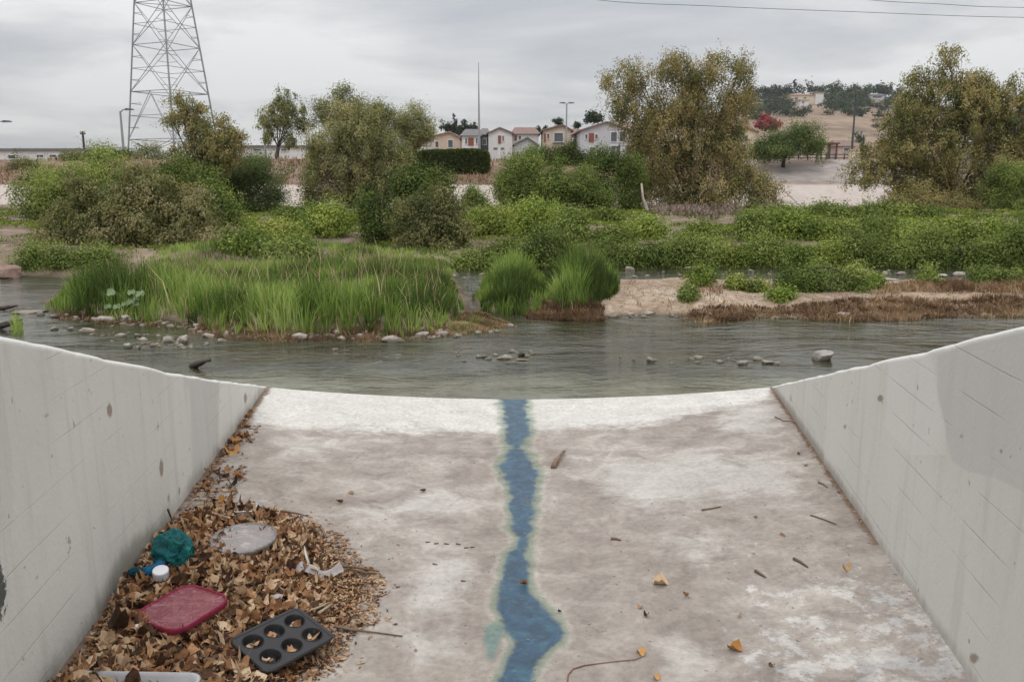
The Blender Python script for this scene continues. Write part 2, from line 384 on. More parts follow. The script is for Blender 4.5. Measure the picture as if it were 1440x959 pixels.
# ---- far slope and ground
m, t, out = new_mat('embankment_concrete'); M['embank'] = m
p = t.pos(); a = t.noise(.22, 6, .6, p, .3); b = t.noise(2.4, 5, .65, t.mapping(p, (1, .3, .3)))
col = t.ramp(t.math('ADD', t.math('MULTIPLY', a, .5), t.math('MULTIPLY', b, .5)), [(.35, (.37, .32, .285)), (.65, (.47, .41, .37))])
principled(t, out, col, .88, t.bump(t.noise(9, 5, .6, p), .3, .03), .25)
m, t, out = new_mat('far_ground'); M['ground'] = m
p = t.pos(); a = t.noise(.11, 7, .65, p, .5); b = t.noise(1.2, 6, .7, p)
c0 = t.ramp(t.math('ADD', t.math('MULTIPLY', a, .45), t.math('MULTIPLY', b, .55)), [(.34, (.10, .068, .05)), (.5, (.20, .135, .10)), (.64, (.30, .215, .16))])
cpv = t.ramp(b, [(.35, (.24, .215, .20)), (.65, (.35, .31, .285))])
ch = t.ramp(t.math('ADD', t.math('MULTIPLY', t.noise(.02, 7, .65, p, .5), .5), t.math('MULTIPLY', t.noise(.09, 6, .7, p), .5)),
            [(.38, (.14, .105, .075)), (.5, (.24, .175, .125)), (.6, (.31, .235, .175))])
col = t.mix(t.attr('paved'), c0, cpv); col = t.mix(t.attr('hill'), col, ch)
col = t.mix(t.attr('darkground'), col, (.115, .085, .07))
principled(t, out, col, .92, t.bump(b, .5, .08), .2)

# ================================================================= SETTING
# ---- land outlines (photo outline carried onto the level of the river)
L1 = [(58,437),(80,443),(120,449),(170,448),(225,449),(262,456),(300,466),(345,471),(400,474),(450,473),(520,474),(600,470),(650,466),(700,462),(726,457),(718,449),(690,445),(662,440),(655,425),(648,400),(640,378),(600,374),(480,374),(300,378),(238,390),(200,396),(150,400),(95,408),(70,420)]
L2 = [(668,420),(676,434),(700,440),(740,441),(800,444),(870,445),(930,444),(960,443),(1000,447),(1060,441),(1110,440),(1200,445),(1260,443),(1300,440),(1440,438),(1650,438),(1650,398),(1440,399),(1340,402),(1300,399),(1240,402),(1180,404),(1100,399),(1000,402),(930,399),(900,402),(860,398),(760,402),(700,398),(680,405)]
L3 = [(-1400,380),(-300,384),(0,386),(30,390),(100,391),(180,387),(240,389),(330,386),(480,384),(600,380),(640,379),(700,373),(770,376),(880,372),(1000,375),(1090,374),(1200,373),(1340,374),(1440,377),(1700,378),(2600,372),(4200,300),(2600,296),(720,296),(-1400,296),(-3000,300)]
def world_poly(P, z=0.): return [tuple(G(a, b, z)[:2]) for a, b in P]
WL1, WL2, WL3 = world_poly(L1), world_poly(L2), world_poly(L3)
def land_h(x, y):
    s1, s2, s3 = poly_sd(x, y, WL1), poly_sd(x, y, WL2), poly_sd(x, y, WL3)
    wob = (fbm(x, y, .7, 3) - .5) * .35
    n = fbm(x, y, 1.5, 5); n2 = fbm(x, y, .35, 9)
    h1 = np.clip((s1 + wob) * .28, -.35, .10) + .05 * (n - .5)
    h2 = np.clip((s2 + wob * .6) * .32, -.35, .11 + .07 * n) + .05 * (n2 - .5) * (s2 > 0)
    h3 = np.clip((s3 + wob) * .22, -.35, .28) + np.where(s3 > 0, .3 * (n - .45), 0)
    return np.maximum(np.maximum(h1, h2), h3), s2
def grid_faces(nr, nc):
    i = np.arange(nr - 1)[:, None] * nc + np.arange(nc - 1)[None, :]; i = i.ravel()
    return np.stack([i, i + 1, i + nc + 1, i + nc], 1)

ds = np.concatenate([np.linspace(5.45, 8, 46)[:-1], 8 * (45.6 / 8) ** np.linspace(0, 1, 180)])
ta = np.concatenate([np.linspace(-3.2, -.95, 40)[:-1], np.linspace(-.95, .95, 230), np.linspace(.95, 3.2, 40)[1:]])
Y, T = np.meshgrid(ds, ta, indexing='ij'); X = T * (Y + 3)
H, s2 = land_h(X, Y)
bedme = mesh_np('river_bed', np.stack([X, Y, H], -1).reshape(-1, 3), grid_faces(len(ds), len(ta)), attrs={'sand': sstep(s2, -.3, .1).ravel()}, smooth=True)
put('river_bed', bedme, M['bank'], kind='structure')

# ---- water sheet
ds = np.concatenate([np.linspace(-6, 5.3, 12), np.linspace(5.3, 20, 120)[1:], np.linspace(20, 47, 40)[1:]])
ta = np.linspace(-3.2, 3.2, 260)
Y, T = np.meshgrid(ds, ta, indexing='ij'); X = T * (np.abs(Y) + 9)
PX, PY = to_px(X, Y, 0 * X)
Xs = .95 * (1 - sstep(Y, 5.7, 6.9))
rif = .3 + .55 * np.exp(-((PX - 420) / 190) ** 2 - ((PY - 500) / 16) ** 2) + .4 * np.exp(-((PX - 820) / 160) ** 2 - ((PY - 484) / 16) ** 2) \
    + .5 * np.exp(-((PX - 560) / 60) ** 2 - ((PY - 505) / 10) ** 2) + .8 * np.exp(-((PX - 665) / 22) ** 2 - ((PY - 415) / 30) ** 2) + .5 * np.exp(-((PX - 40) / 60) ** 2 - ((PY - 430) / 20) ** 2) \
    + .3 * np.exp(-((PY - 388) / 9) ** 2)
V = np.stack([X, Y, np.zeros_like(X)], -1).reshape(-1, 3)
Fq = grid_faces(len(ds), len(ta)); cen = V[Fq].mean(1)
keep = ~((cen[:, 1] < 4.6) & (np.abs(cen[:, 0]) < 1.0))
put('river_water', mesh_np('river_water', V, Fq[keep], attrs={'shallow': Xs.ravel(), 'riffle': rif.ravel()}, smooth=True), M['water'], kind='structure')

# ---- channel floor
def xl(y): return -1.25 - .129 * (y - 1.96)
def xr(y): return 1.25 + .157 * (y - 1.96)
def floorz(x, y):
    c = .5 * (xl(y) + xr(y)); hw = .5 * (xr(y) - xl(y))
    return .012 + .018 * (5.55 - y) + .085 * ((x - c) / hw) ** 2
ds = np.concatenate([np.linspace(-2.5, 1.8, 20)[:-1], np.linspace(1.8, 5.53, 330)]); us = np.linspace(0, 1, 300)
Y, U = np.meshgrid(ds, us, indexing='ij'); X = xl(Y) + U * (xr(Y) - xl(Y))
Z = floorz(X, Y) + .006 * (fbm(X, Y, .5, 2) - .5)
PX, PY = to_px(X, Y, Z)
PY = np.where(Y < 1.8, 980 + (1.8 - Y) * 300, PY); PX = np.where(Y < 1.8, 720 + X * 470, PX)
st_ = [(555,704,741),(570,704,741),(605,711,746),(627,717,735),(640,712,742),(650,706,752),(662,704,757),(684,717,754),(715,717,750),(741,719,747),(758,727,743),(770,722,743),(784,712,742),(819,701,745),(854,697,762),(876,703,790),(890,715,792),(902,726,787),(915,721,770),(935,708,758),(959,700,748),(1000,690,752),(1400,690,760)]
blue_poly = [(b, a) for a, b, c in st_] + [(c, a) for a, b, c in st_[::-1]]
bluea = np.clip(poly_sd(PX, PY, blue_poly), -60, 60)
greena = np.clip(poly_sd(PX, PY, [(694,872),(704,880),(703,900),(696,928),(684,926),(681,900),(684,882)]), -60, 60)
palea = np.maximum.reduce([poly_sd(PX, PY, q) for q in (
    [(805,652),(900,646),(1000,638),(1090,645),(1118,660),(1115,690),(1060,700),(990,704),(935,719),(880,714),(848,694),(842,676),(815,668)],
    [(940,760),(1000,752),(1010,775),(975,790)], [(605,780),(650,770),(672,800),(650,850),(600,870),(570,850)],
    [(1010,600),(1040,560),(1090,570),(1100,600),(1060,612)], [(380,620),(480,612),(560,618),(500,630),(400,636)],
    [(500,720),(600,690),(680,700),(600,730)], [(560,890),(640,880),(650,920),(590,930)], [(930,900),(960,880),(990,930),(960,959),(930,940)])])
palea = np.clip(palea, -60, 60)
banda = np.clip(np.minimum(poly_sd(PX, PY, [(372,500),(1110,500),(1100,575),(1040,590),(985,600),(930,606),(770,610),(700,610),(560,608),(470,603),(352,598)]), 60), -60, 60)
banda = banda - 14 * sstep(PX, 860, 1010) - 6 * sstep(PX, 690, 790)
peela = np.exp(-((PX - 1230) / 240) ** 2) * sstep(PY, 720, 860) + .15 * sstep(PX, 900, 1100) * sstep(PY, 680, 800) - .9 * (1 - sstep(PX, 880, 980)) - .35
dl = (X - xl(Y)); drr = (xr(Y) - X)
dirta = np.maximum(.02 - dl * 1. + .02 * (Y > 3.6), (.016 - drr) * 1.2 + np.where((Y > 2.9), .008, -.05))
V = np.stack([X, Y, Z], -1).reshape(-1, 3); nb = len(us)
end = V[-nb:].copy(); e1 = end + [0, .035, -.016]; e2 = end + [0, .05, -.06]; e3 = end + [0, .05, -.6]
n_r = len(ds) + 3
V2 = np.concatenate([V, e1, e2, e3])
def ext(a, v=None): return np.concatenate([a.ravel()] + [(a[-1] if v is None else np.full(nb, v))] * 3)
put('channel_floor', mesh_np('channel_floor', V2, grid_faces(n_r, nb), attrs={'blue': ext(bluea), 'green': ext(greena), 'pale': ext(palea), 'band': ext(banda, -30), 'peel': ext(peela), 'dirt': ext(dirta)}, smooth=True), M['floor'], kind='structure')

# ---- wing walls
def wall_pt(px, py, side):
    r = ray(px, py)
    k = -0.997 / (r[0] + .129 * r[1]) if side < 0 else .942 / (r[0] - .157 * r[1])
    return r[1] * k, CAMZ + r[2] * k
def make_wall(side, tops, name, label):
    tp = [(-2.5, 1.46), (0., 1.40), (1.2, 1.29)] + sorted(wall_pt(a, b, side) for a, b in tops)
    tp[-1] = (5.55, .10)
    td, th = np.array([q[0] for q in tp]), np.array([q[1] for q in tp])
    ys = np.concatenate([np.linspace(-2.5, 1.8, 16)[:-1], np.linspace(1.8, 5.55, 320)]); vv = np.linspace(0, 1, 90)
    top = np.interp(ys, td, th) + .002 * np.sin(ys * 9) + .006 * (vnoise(ys, ys * 0, .08, 3) - .5)
    fx = xl if side < 0 else xr
    Yg, Vg = np.meshgrid(ys, vv, indexing='ij'); X0 = fx(Yg); zb = floorz(X0, Yg) - .06
    Z0 = zb + Vg * (np.interp(Yg, ys, top) - .012 - zb)
    Z0 = np.maximum(Z0, -.3)
    PX, PY = to_px(X0, Yg, Z0); near = Yg < 1.8
    PX = np.where(near, -999, PX)
    at = {}
    hb = Z0 - floorz(X0, Yg)
    if side < 0:
        at['patch'] = poly_sd(PX, PY, [(255,516),(309,528),(307,600),(306,700),(285,730),(271,700),(269,600),(266,548),(260,535)])
        at['lightpatch'] = poly_sd(PX, PY, [(309,528),(345,540),(343,600),(325,640),(306,690),(308,600)])
        spots = [(154,577,4,11,1.3),(227,658,3,14,1.3),(222,600,2,10,.75),(345,560,3,10,.95),(237,700,3,12,.7),(215,565,2,6,.6),(74,540,2,3,.9),(21,678,3,3,.8),(67,677,3,3,.8),(112,602,2,2,.8),(132,742,3,3,.8),(195,540,2,4,.6),(252,690,2,9,.8),(33,925,3,5,.9),(195,660,1.5,14,.5)]
        black = np.exp(-((PX - 0) / 11) ** 2 - ((PY - 830) / 48) ** 2) * 1.25
        grime = np.exp(-((PX - 190) / 40) ** 2) * sstep(PY, 700, 790) * .75 + (1 - sstep(hb, .0, .16)) * .9 - .1
    else:
        at['patch'] = poly_sd(PX, PY, [(1318,500),(1380,478),(1440,460),(1560,430),(1560,760),(1440,692),(1400,672),(1360,662),(1338,648),(1328,600),(1318,560)])
        at['lightpatch'] = poly_sd(PX, PY, [(1250,505),(1310,500),(1320,560),(1330,600),(1330,640),(1280,640),(1245,600)])
        spots = [(1238,560,5,6,1.1),(1188,600,3,5,.8),(1352,612,4,4,1.),(1407,636,4,5,.9),(1305,627,2,3,.8),(1385,742,4,9,.55),(1426,793,3,3,.9),(1400,722,2,2,.8),(1345,690,2,3,.6),(1148,540,3,8,.5),(1375,520,2,8,.6),(1112,560,3,9,.6),(1370,925,8,8,1.1)]
        black = PX * 0
        grime = (1 - sstep(hb, .0, .10)) * .95 - .15 + .35 * np.exp(-((PX - 1130) / 60) ** 2)
    s_ = np.zeros_like(PX)
    for a, b, c_, d_, k_ in spots: s_ = np.maximum(s_, k_ * np.exp(-((PX - a) / c_) ** 2 - ((PY - b) / d_) ** 2))
    at['stain'] = s_; at['black'] = black; at['grime'] = grime
    at['course'] = np.full_like(PX, .38 if side < 0 else .8); at['top'] = sstep(Z0 - (np.interp(Yg, ys, top) - .03), 0., .03)
    for k_ in ('patch', 'lightpatch'): at[k_] = np.clip(at[k_], -30, 30)
    V = np.stack([X0, Yg, Z0], -1)
    s = side; extra = []
    for dx, dz in ((.008, -.003), (.02, 0.), (.17, .0), (.18, -.01), (.18, -2.)):
        e = np.stack([fx(ys) + s * dx, ys, (top + dz) if dz > -1 else np.full_like(ys, -.5)], -1); extra.append(e)
    V = np.concatenate([V] + [e[:, None, :] for e in extra], 1)
    nc = V.shape[1]; Fq = grid_faces(len(ys), nc)
    if side < 0: Fq = Fq[:, ::-1]
    def pad(a, v): return np.concatenate([a, np.full((len(ys), 5), v)], 1).ravel()
    attrs = {k_: pad(v, -30. if 'patch' in k_ else (1. if k_ == 'top' else 0.)) for k_, v in at.items()}
    put(name, mesh_np(name, V.reshape(-1, 3), Fq, attrs=attrs, smooth=False), M['wall'], label=label, cat='wall')
make_wall(-1, ((0,470),(50,481),(100,492),(190,512),(260,527),(310,535),(375,548)), 'wing_wall', 'painted concrete wing wall with a darker grey paint patch, rising above the heap of dry leaves')
make_wall(1, ((1085,541),(1150,528),(1200,516),(1300,493),(1380,471),(1440,455)), 'wing_wall', 'painted concrete wing wall with faint board lines, on the side of the channel free of leaves')

# ---- earth bank behind each wing wall (unseen from the photo's place, seen from beside it)
for side in (-1, 1):
    fx = xl if side < 0 else xr
    ys = np.linspace(-6, 5.6, 60); us_ = np.linspace(0, 1, 24)
    Yg, U = np.meshgrid(ys, us_, indexing='ij')
    hw = np.interp(Yg, [-6, 1.5, 3, 4.5, 5.6], [.95, .8, .5, .1, -.12])
    Xg = fx(np.maximum(Yg, -2.5)) + side * (.15 + U * 9); Zg = hw - U * 9 * .55 + .06 * (fbm(Xg, Yg, .5, 4) - .5)
    Zg = np.maximum(Zg, -.4)
    put('river_bank', mesh_np('river_bank', np.stack([Xg, Yg, Zg], -1).reshape(-1, 3), grid_faces(60, 24)[:, ::(1 if side > 0 else -1)], attrs={'sand': np.full(Xg.size, .5)}, smooth=True), M['bank'], kind='structure')

# ---- far concrete embankment
g = Geo()
xs = np.linspace(-170, 190, 61)
for i in range(60):
    a, b = xs[i] + .02, xs[i + 1] - .02
    g.add([(a, 45.0, -.1), (b, 45.0, -.1), (b, 50.0, 1.32), (a, 50.0, 1.32), (a, 50.6, 1.32), (b, 50.6, 1.32)], [(0, 1, 2, 3), (3, 2, 5, 4)])
put('embankment', g.mesh('embankment'), M['embank'], kind='structure')
put('embankment_base', Geo().add([(-170, 45., -.13), (190, 45., -.13), (190, 50.3, 1.25), (-170, 50.3, 1.25)], [(0, 1, 2, 3)]).mesh('embankment_base'), M['bank'], kind='structure')

# ---- ground beyond: levee crest, plain, hill
RIDGE = [(-900,240),(0,240),(560,240),(700,240),(790,215),(830,190),(870,172),(930,165),(1000,158),(1050,148),(1090,137),(1120,132),(1160,132),(1210,138),(1250,145),(1300,150),(1360,154),(1440,158),(1600,166),(2000,185),(3000,205)]
RX = np.array([(a - CX) / F for a, b in RIDGE]); RZ = np.array([W(720, b, 750)[2] for a, b in RIDGE])
def terrain(x, y):
    x = np.asarray(x, float); y = np.asarray(y, float)
    z = np.interp(y, [49, 50.3, 52, 57, 60, 100, 140, 250, 400, 1500, 6000], [1.15, 1.29, 1.6, 2.98, 3.02, 3.75, 5.2, 8.5, 12, 14, 14])
    a = x / np.maximum(y, 1)
    rz = np.interp(a, RX, RZ)
    prof = np.interp(y, [300, 360, 460, 600, 700, 750, 900, 1300, 2200], [0, .06, .30, .66, .93, 1., .92, .45, 0])
    z = z + (rz - 13) * prof * (rz > 13)
    rough = fbm(x, y, 90, 11) - .5
    z = z + prof * np.clip(rz - 13, 0, 40) / 40 * (rough * 11 + (fbm(x, y, 22, 6) - .5) * 4) * (1 - np.exp(-((y - 750) / 60) ** 2) * .8)
    bank = sstep(y, 50.6, 53) * (1 - sstep(y, 57, 60))
    z = z + bank * .22 * (fbm(x, y, 2.2, 8) - .5) * (1 - sstep(x, 15, 17))
    return z
ds = np.concatenate([np.linspace(50.4, 62, 60)[:-1], 62 * (6000 / 62) ** np.linspace(0, 1, 150)])
ta = np.concatenate([np.linspace(-3.2, -.75, 30)[:-1], np.linspace(-.75, .75, 240), np.linspace(.75, 3.2, 30)[1:]])
Y, T = np.meshgrid(ds, ta, indexing='ij'); X = T * Y; Z = terrain(X, Y)
prof = sstep(Y, 290, 420)
hill = np.clip(prof * sstep(T, .02, .12), 0, 1)
paved = sstep(X, 14.5, 16.5) * (1 - sstep(Y, 58, 61)) * (1 - .5 * (np.abs(Y - 51.2) < .5))
PX, PY = to_px(X, Y, Z)
dark = sstep(poly_sd(PX, PY, [(1066,222),(1090,219),(1165,222),(1178,229),(1150,236),(1085,238),(1066,236)]), -3, 5) * (Y < 60)  # darker patch of ground around the foot of the round levee tree
put('ground', mesh_np('ground', np.stack([X, Y, Z], -1).reshape(-1, 3), grid_faces(len(ds), len(ta)), attrs={'paved': paved.ravel(), 'hill': hill.ravel(), 'darkground': dark.ravel() * .9}, smooth=True), M['ground'], kind='structure')
def hit(px, py, d0=52., d1=1100.):
    r = ray(px, py); d = d0
    while d < d1:
        k = d / r[1]; x, z = r[0] * k, CAMZ + r[2] * k
        if z < float(terrain(x, d)): return Vector((x, d, z))
        d *= 1.004
    return None

# ================================================================= FOLIAGE
def unit(a): return a / np.maximum(np.linalg.norm(a, axis=-1, keepdims=True), 1e-9)
def leaf_quads(P, D, L, Wd, tint, rg, N=None):
    n = len(P); Nn = unit(rg.normal(size=(n, 3)))
    if N is not None:                   # blades turn their face outward and up, as leaves do
        Nn = unit(N + rg.normal(size=(n, 3)) * .45); D = unit(D - Nn * (D * Nn).sum(1, keepdims=True))
    S = unit(np.cross(D, Nn))
    L = np.broadcast_to(L, n)[:, None]; Wd = np.broadcast_to(Wd, n)[:, None]
    V = np.stack([P - D * L * .35 - S * Wd * .55, P - D * L * .15 + S * Wd * .6, P + D * L * .6], 1).reshape(-1, 3)
    return V, np.arange(n * 3).reshape(n, 3), np.repeat(tint, 3)
def crown_pts(lobes, n, clump, droop, rg, per, sub=7, subr=.5, rad_pow=.42, base_z=None):
    # lobes: centre xyz, radii xyz -> smaller lobes -> clumps -> leaf points
    subs = []
    for c, r in lobes:
        c, r = np.array(c), np.array(r)
        subs.append((c, r * .72, np.prod(r) ** .75 * .8))
        for _ in range(sub):
            d = unit(rg.normal(size=3)); k = rg.uniform(.55, 1.12); s = rg.uniform(subr * .5, subr * 1.0)
            subs.append((c + d * r * k, r * s, np.prod(r * s) ** .75 * 1.3))
    wts = np.array([s[2] for s in subs]); wts /= wts.sum()
    nc = max(8, int(n / per)); which = rg.choice(len(subs), nc, p=wts)
    sc = np.array([s[0] for s in subs])[which]; sr = np.array([s[1] for s in subs])[which]
    st_t = (rg.normal(0, .13, len(subs)) + rg.normal(0, .08))[which]
    cc = sc + unit(rg.normal(size=(nc, 3))) * sr * (rg.uniform(size=(nc, 1)) ** rad_pow)
    if base_z is not None: cc[:, 2] = np.maximum(cc[:, 2], base_z + rg.uniform(0, .1, nc))
    far_ = rg.random(nc) < .05; cc[far_] += (cc[far_] - sc[far_]) * .45
    ct = .5 + st_t + rg.normal(0, .13, nc)
    k = rg.integers(max(2, int(per * .5)), int(per * 1.5) + 1, nc); idx = np.repeat(np.arange(nc), k)
    m_ = len(idx); off = rg.normal(size=(m_, 3)) * clump
    cdir = unit(rg.normal(size=(nc, 3)) + [0, 0, .2])[idx]
    if droop > 0:
        s = rg.uniform(size=m_); lean = rg.normal(size=(nc, 3))[idx] * clump * 1.2; lean[:, 2] = 0
        off = off * [.45, .45, .45] + lean * s[:, None] + np.stack([0 * s, 0 * s, -droop * s ** 1.3 * (.6 + .8 * rg.uniform(size=nc)[idx])], -1)
        D = unit(rg.normal(size=(m_, 3)) * .55 + [0, 0, -1.])
    else:
        D = unit(rg.normal(size=(m_, 3)) * .8 + cdir)
    P = cc[idx] + off
    crown_pts.N = unit((P - sc[idx]) / sr[idx] + [0, 0, .55])
    if base_z is not None: P[:, 2] = np.maximum(P[:, 2], base_z)
    return P, D, np.clip(ct[idx] + rg.normal(0, .06, m_), 0, 1), cc
def px_lobes(L, d):
    out = []
    for q in L:
        a, b, rx, ry = q[:4]; dd = d + (q[4] if len(q) > 4 else 0); k = mpp(dd) * 1.10
        out.append((W(a, b, dd), (rx * k, (rx + ry) * .5 * k * .9, ry * k)))
    return out
def make_tree(name, label, cat, px, py, d, lobes, n, mat, leaf=.12, clump=.22, droop=.0, trunk=.16, per=28, seed=1, group=None, bark='bark', sub=7, base=None, twigs=5, low=False, parts=True, rad_pow=.42):
    rg = np.random.default_rng(seed); b = Vector(base) if base is not None else W(px, py, d)
    n = int(n * 1.62); leaf *= .68; per = int(per * 1.3)
    wl = px_lobes(lobes, d) if lobes and not isinstance(lobes[0][0], Vector) else lobes
    P, D, T, cc = crown_pts(wl, n, clump, droop, rg, per, sub=sub, base_z=b.z if low else None, rad_pow=rad_pow)
    V, Fq, tt = leaf_quads(P - np.array(b), D, leaf * rg.uniform(.7, 1.3, len(P)), leaf * .5, T, rg, crown_pts.N)
    if not parts:
        return put(name, mesh_np(name, V, Fq, tint=tt), M[mat], label=label, cat=cat, group=group, loc=b)
    root = thing(name, b, label, cat, group)
    put('crown', mesh_np('crown', V, Fq, tint=tt), M[mat], root)
    g = Geo(); o = Vector((0, 0, -.3)); wlc = [(Vector(c) - b, r) for c, r in wl]
    cenx = sum((c for c, r in wlc), Vector()) / len(wlc)
    fork = Vector((cenx.x * .25, cenx.y * .25, max(.35, min(c.z for c, r in wlc) * .5)))
    g.tube([o, Vector((fork.x * .3, fork.y * .3, fork.z * .5)), fork], [trunk * 1.25, trunk, trunk * .85], 8)
    for i, (c, r) in enumerate(wlc):
        mid = fork.lerp(c, .5) + Vector((rg.normal() * .08, rg.normal() * .08, .12)) * (c - fork).length
        pts = [fork.lerp(mid, 0), fork.lerp(mid, .55).lerp(mid, .0), mid, mid.lerp(c, .6), c + Vector((0, 0, r[2] * .3))]
        rr = trunk * (.20 + .3 / sqrt(len(wlc))); g.tube(pts, [rr, rr * .8, rr * .6, rr * .42, rr * .2], 6)
        for _ in range(twigs):
            tgt = c + Vector([float(v) for v in unit(rg.normal(size=3))]) * min(r) * .9
            s0 = pts[2].lerp(pts[3], rg.uniform()); g.tube([s0, s0.lerp(tgt, .5) + Vector((0, 0, .05)), tgt], [rr * .3, rr * .2, rr * .08], 4, caps=False)
    put('trunk', g.mesh('trunk', smooth=True), M[bark], root)
    return root

# ---- big willow on the bank and its neighbours
make_tree('willow_tree', 'tall olive-brown willow in front of the grey gabled house, tallest tree on the bank', 'tree', 965, 303, 38,
    [(890,105,38,34),(880,150,26,26),(955,100,46,28),(1000,95,30,22),(1045,92,24,20),(1040,130,22,30),(945,150,48,38),(1000,150,44,36),(900,180,26,28),
     (930,205,46,40),(985,205,44,44),(1030,190,26,34),(925,255,40,40),(985,262,46,36),(1035,240,26,36,-.6),(1060,272,30,30,-1),(1020,285,34,20,-1),(1075,265,24,24,-1),(1062,245,22,22,-.5),(900,235,22,40),(950,285,40,20,-.5)],
    78000, 'willow', leaf=.14, clump=.22, droop=.6, trunk=.24, seed=11, per=34)
make_tree('willow_tree', 'broad green-brown willow leaning over the bank before the dry hill', 'tree', 1335, 305, 37,
    [(1305,112,34,30),(1335,90,18,20),(1352,120,26,30),(1290,150,32,34),(1340,160,46,40),(1390,148,34,30),(1415,175,30,40),(1280,205,46,34),(1330,220,54,40),(1395,230,50,46),
     (1240,225,34,22),(1215,245,26,18,-.8),(1262,262,36,18,-.8),(1310,272,46,28),(1370,282,56,26),(1440,215,40,60),(1450,275,44,34),(1225,232,20,16,-.5),(1480,190,30,50),(1378,118,26,26),(1418,140,30,34),(1272,168,34,36),(1258,205,34,30),(1360,150,40,36),(1290,250,40,30),(1345,258,44,30),(1320,290,50,18),(1390,260,36,30)],
    92000, 'willow_green', leaf=.15, clump=.20, droop=.42, trunk=.24, seed=12, per=34)
make_tree('willow_tree', 'rounded pale olive willow with drooping sprays between the levee trees and the clipped hedge', 'tree', 497, 305, 36,
    [(470,190,30,30),(505,175,30,34),(540,200,34,34),(455,225,34,36),(500,225,44,40),(548,245,34,34),(470,262,38,28),(520,272,40,26),(435,248,20,26),(430,270,14,20),(484,150,18,20)],
    36000, 'olive', leaf=.14, clump=.20, droop=.5, trunk=.2, seed=13, per=32)
make_tree('bank_tree', 'loose feathery tree rising behind the shrubs at the foot of the lattice tower', 'tree', 285, 290, 30,
    [(262,155,18,20),(283,185,32,22),(320,190,18,20),(270,215,26,24),(310,222,30,26),(250,140,8,10),(295,240,34,24),(240,165,10,12),(328,205,12,20)],
    18000, 'willow_green', leaf=.12, clump=.17, droop=.2, trunk=.12, seed=14, per=22)
make_tree('bank_tree', 'dark dense low tree beside the loose feathery tree', 'tree', 350, 302, 32,
    [(340,250,36,28),(375,255,26,28),(350,282,38,20),(320,275,26,24),(378,285,18,16)],
    20000, 'dark_tree', leaf=.11, clump=.16, trunk=.13, seed=15)
# levee-crest trees behind
def gz(px, d):
    r = ray(px, 200); x = r[0] * d / r[1]; return Vector((x, d, float(terrain(x, d)) - .05))
make_tree('levee_tree', 'sparse tree with open gappy crown standing before the white shed', 'tree', 385, 222, 58,
    [(370,162,12,16),(385,155,16,22),(400,165,14,20),(412,150,14,16),(395,140,12,14),(425,170,10,22),(380,185,14,16),(405,190,12,16),(403,128,6,8)],
    6500, 'khaki_tree', leaf=.2, clump=.2, rad_pow=.6, droop=.4, trunk=.14, seed=21, base=gz(388, 58), per=20, sub=4)
make_tree('levee_tree', 'tall dark-topped tree poking up behind the rounded olive willow', 'tree', 480, 222, 58,
    [(478,135,14,14),(470,155,28,22),(500,160,24,20),(452,165,18,18),(485,180,34,24),(482,126,7,9)],
    8500, 'khaki_tree', leaf=.2, clump=.22, rad_pow=.6, trunk=.2, seed=22, base=gz(480, 58))
make_tree('levee_tree', 'middle dark tree of the row on the levee behind the olive willow', 'tree', 540, 222, 60,
    [(532,155,16,16),(545,160,18,16),(540,180,28,24),(520,175,18,18)], 6000, 'khaki_tree', leaf=.2, clump=.22, rad_pow=.6, trunk=.18, seed=23, base=gz(540, 60))
make_tree('levee_tree', 'dark round-headed tree at the end of the levee row beside the tan house', 'tree', 585, 225, 60,
    [(585,160,18,16),(580,180,24,20),(600,185,16,16),(565,175,16,16),(590,198,22,14)], 8500, 'khaki_tree', leaf=.2, clump=.24, rad_pow=.55, trunk=.2, seed=24, base=gz(583, 60))
make_tree('street_tree', 'dark round-topped tree standing alone on the paved levee before the dry hill', 'tree', 1105, 226, 54,
    [(1084,202,23,19),(1105,193,28,17),(1130,197,26,19),(1110,209,42,15),(1143,206,15,15),(1074,209,13,12)], 15000, 'dark_tree', leaf=.17, clump=.2, trunk=.13, seed=25, base=gz(1103, 55.2), rad_pow=.35)

# ---- shrubs on the island and far bank
def land_hit(px, py, d0=7.5, d1=44.):
    r = ray(px, py); d = d0
    while d < d1:
        k = d / r[1]; z = CAMZ + r[2] * k
        if z < max(0., float(land_h(np.array([r[0] * k]), np.array([d]))[0][0])): return d
        d *= 1.015
    return d1
def shrub(name, label, px, py, d, lobes, n, mat, seed, leaf=.09, clump=.12, droop=0., per=24, group=None, parts=True, trunk=.04, cat='shrub', sub=6):
    return make_tree(name, label, cat, px, py, d, lobes, n, mat, leaf=leaf, clump=clump, droop=droop, trunk=trunk, seed=seed, per=per, group=group, parts=parts, low=True, sub=sub, twigs=2)
shrub('shrub', 'bright green rounded shrub nearest the pale embankment, at the outer edge of the shrub thicket', 95, 320, 25, [(58,270,30,34),(95,258,38,40),(140,245,34,36),(110,300,50,28),(60,300,28,24),(150,235,20,18)], 22000, 'bush', 31, leaf=.10)
shrub('shrub', 'large feathery brownish-green shrub sprawling over the bank behind the reeds', 190, 384, 15.5, [(130,300,56,44),(195,290,60,44),(265,300,52,40),(150,345,72,36),(240,345,70,34),(310,345,40,28),(85,335,44,38),(200,262,44,26),(60,355,34,24),(120,360,60,20),(300,370,40,14)], 60000, 'brown_bush', 32, leaf=.085, droop=.14, clump=.11)
shrub('shrub', 'tall green shrub behind the sprawling feathery one', 230, 340, 21, [(190,260,40,30),(240,262,44,32),(285,275,40,32),(160,280,34,30),(320,300,26,22)], 20000, 'bush', 33, leaf=.09)
shrub('shrub', 'low bright green bush hanging over the water below the feathery shrub', 75, 388, 13.6, [(60,370,34,20),(100,366,40,22),(45,374,18,14),(140,366,34,20)], 13000, 'bush', 34, leaf=.06, clump=.08)
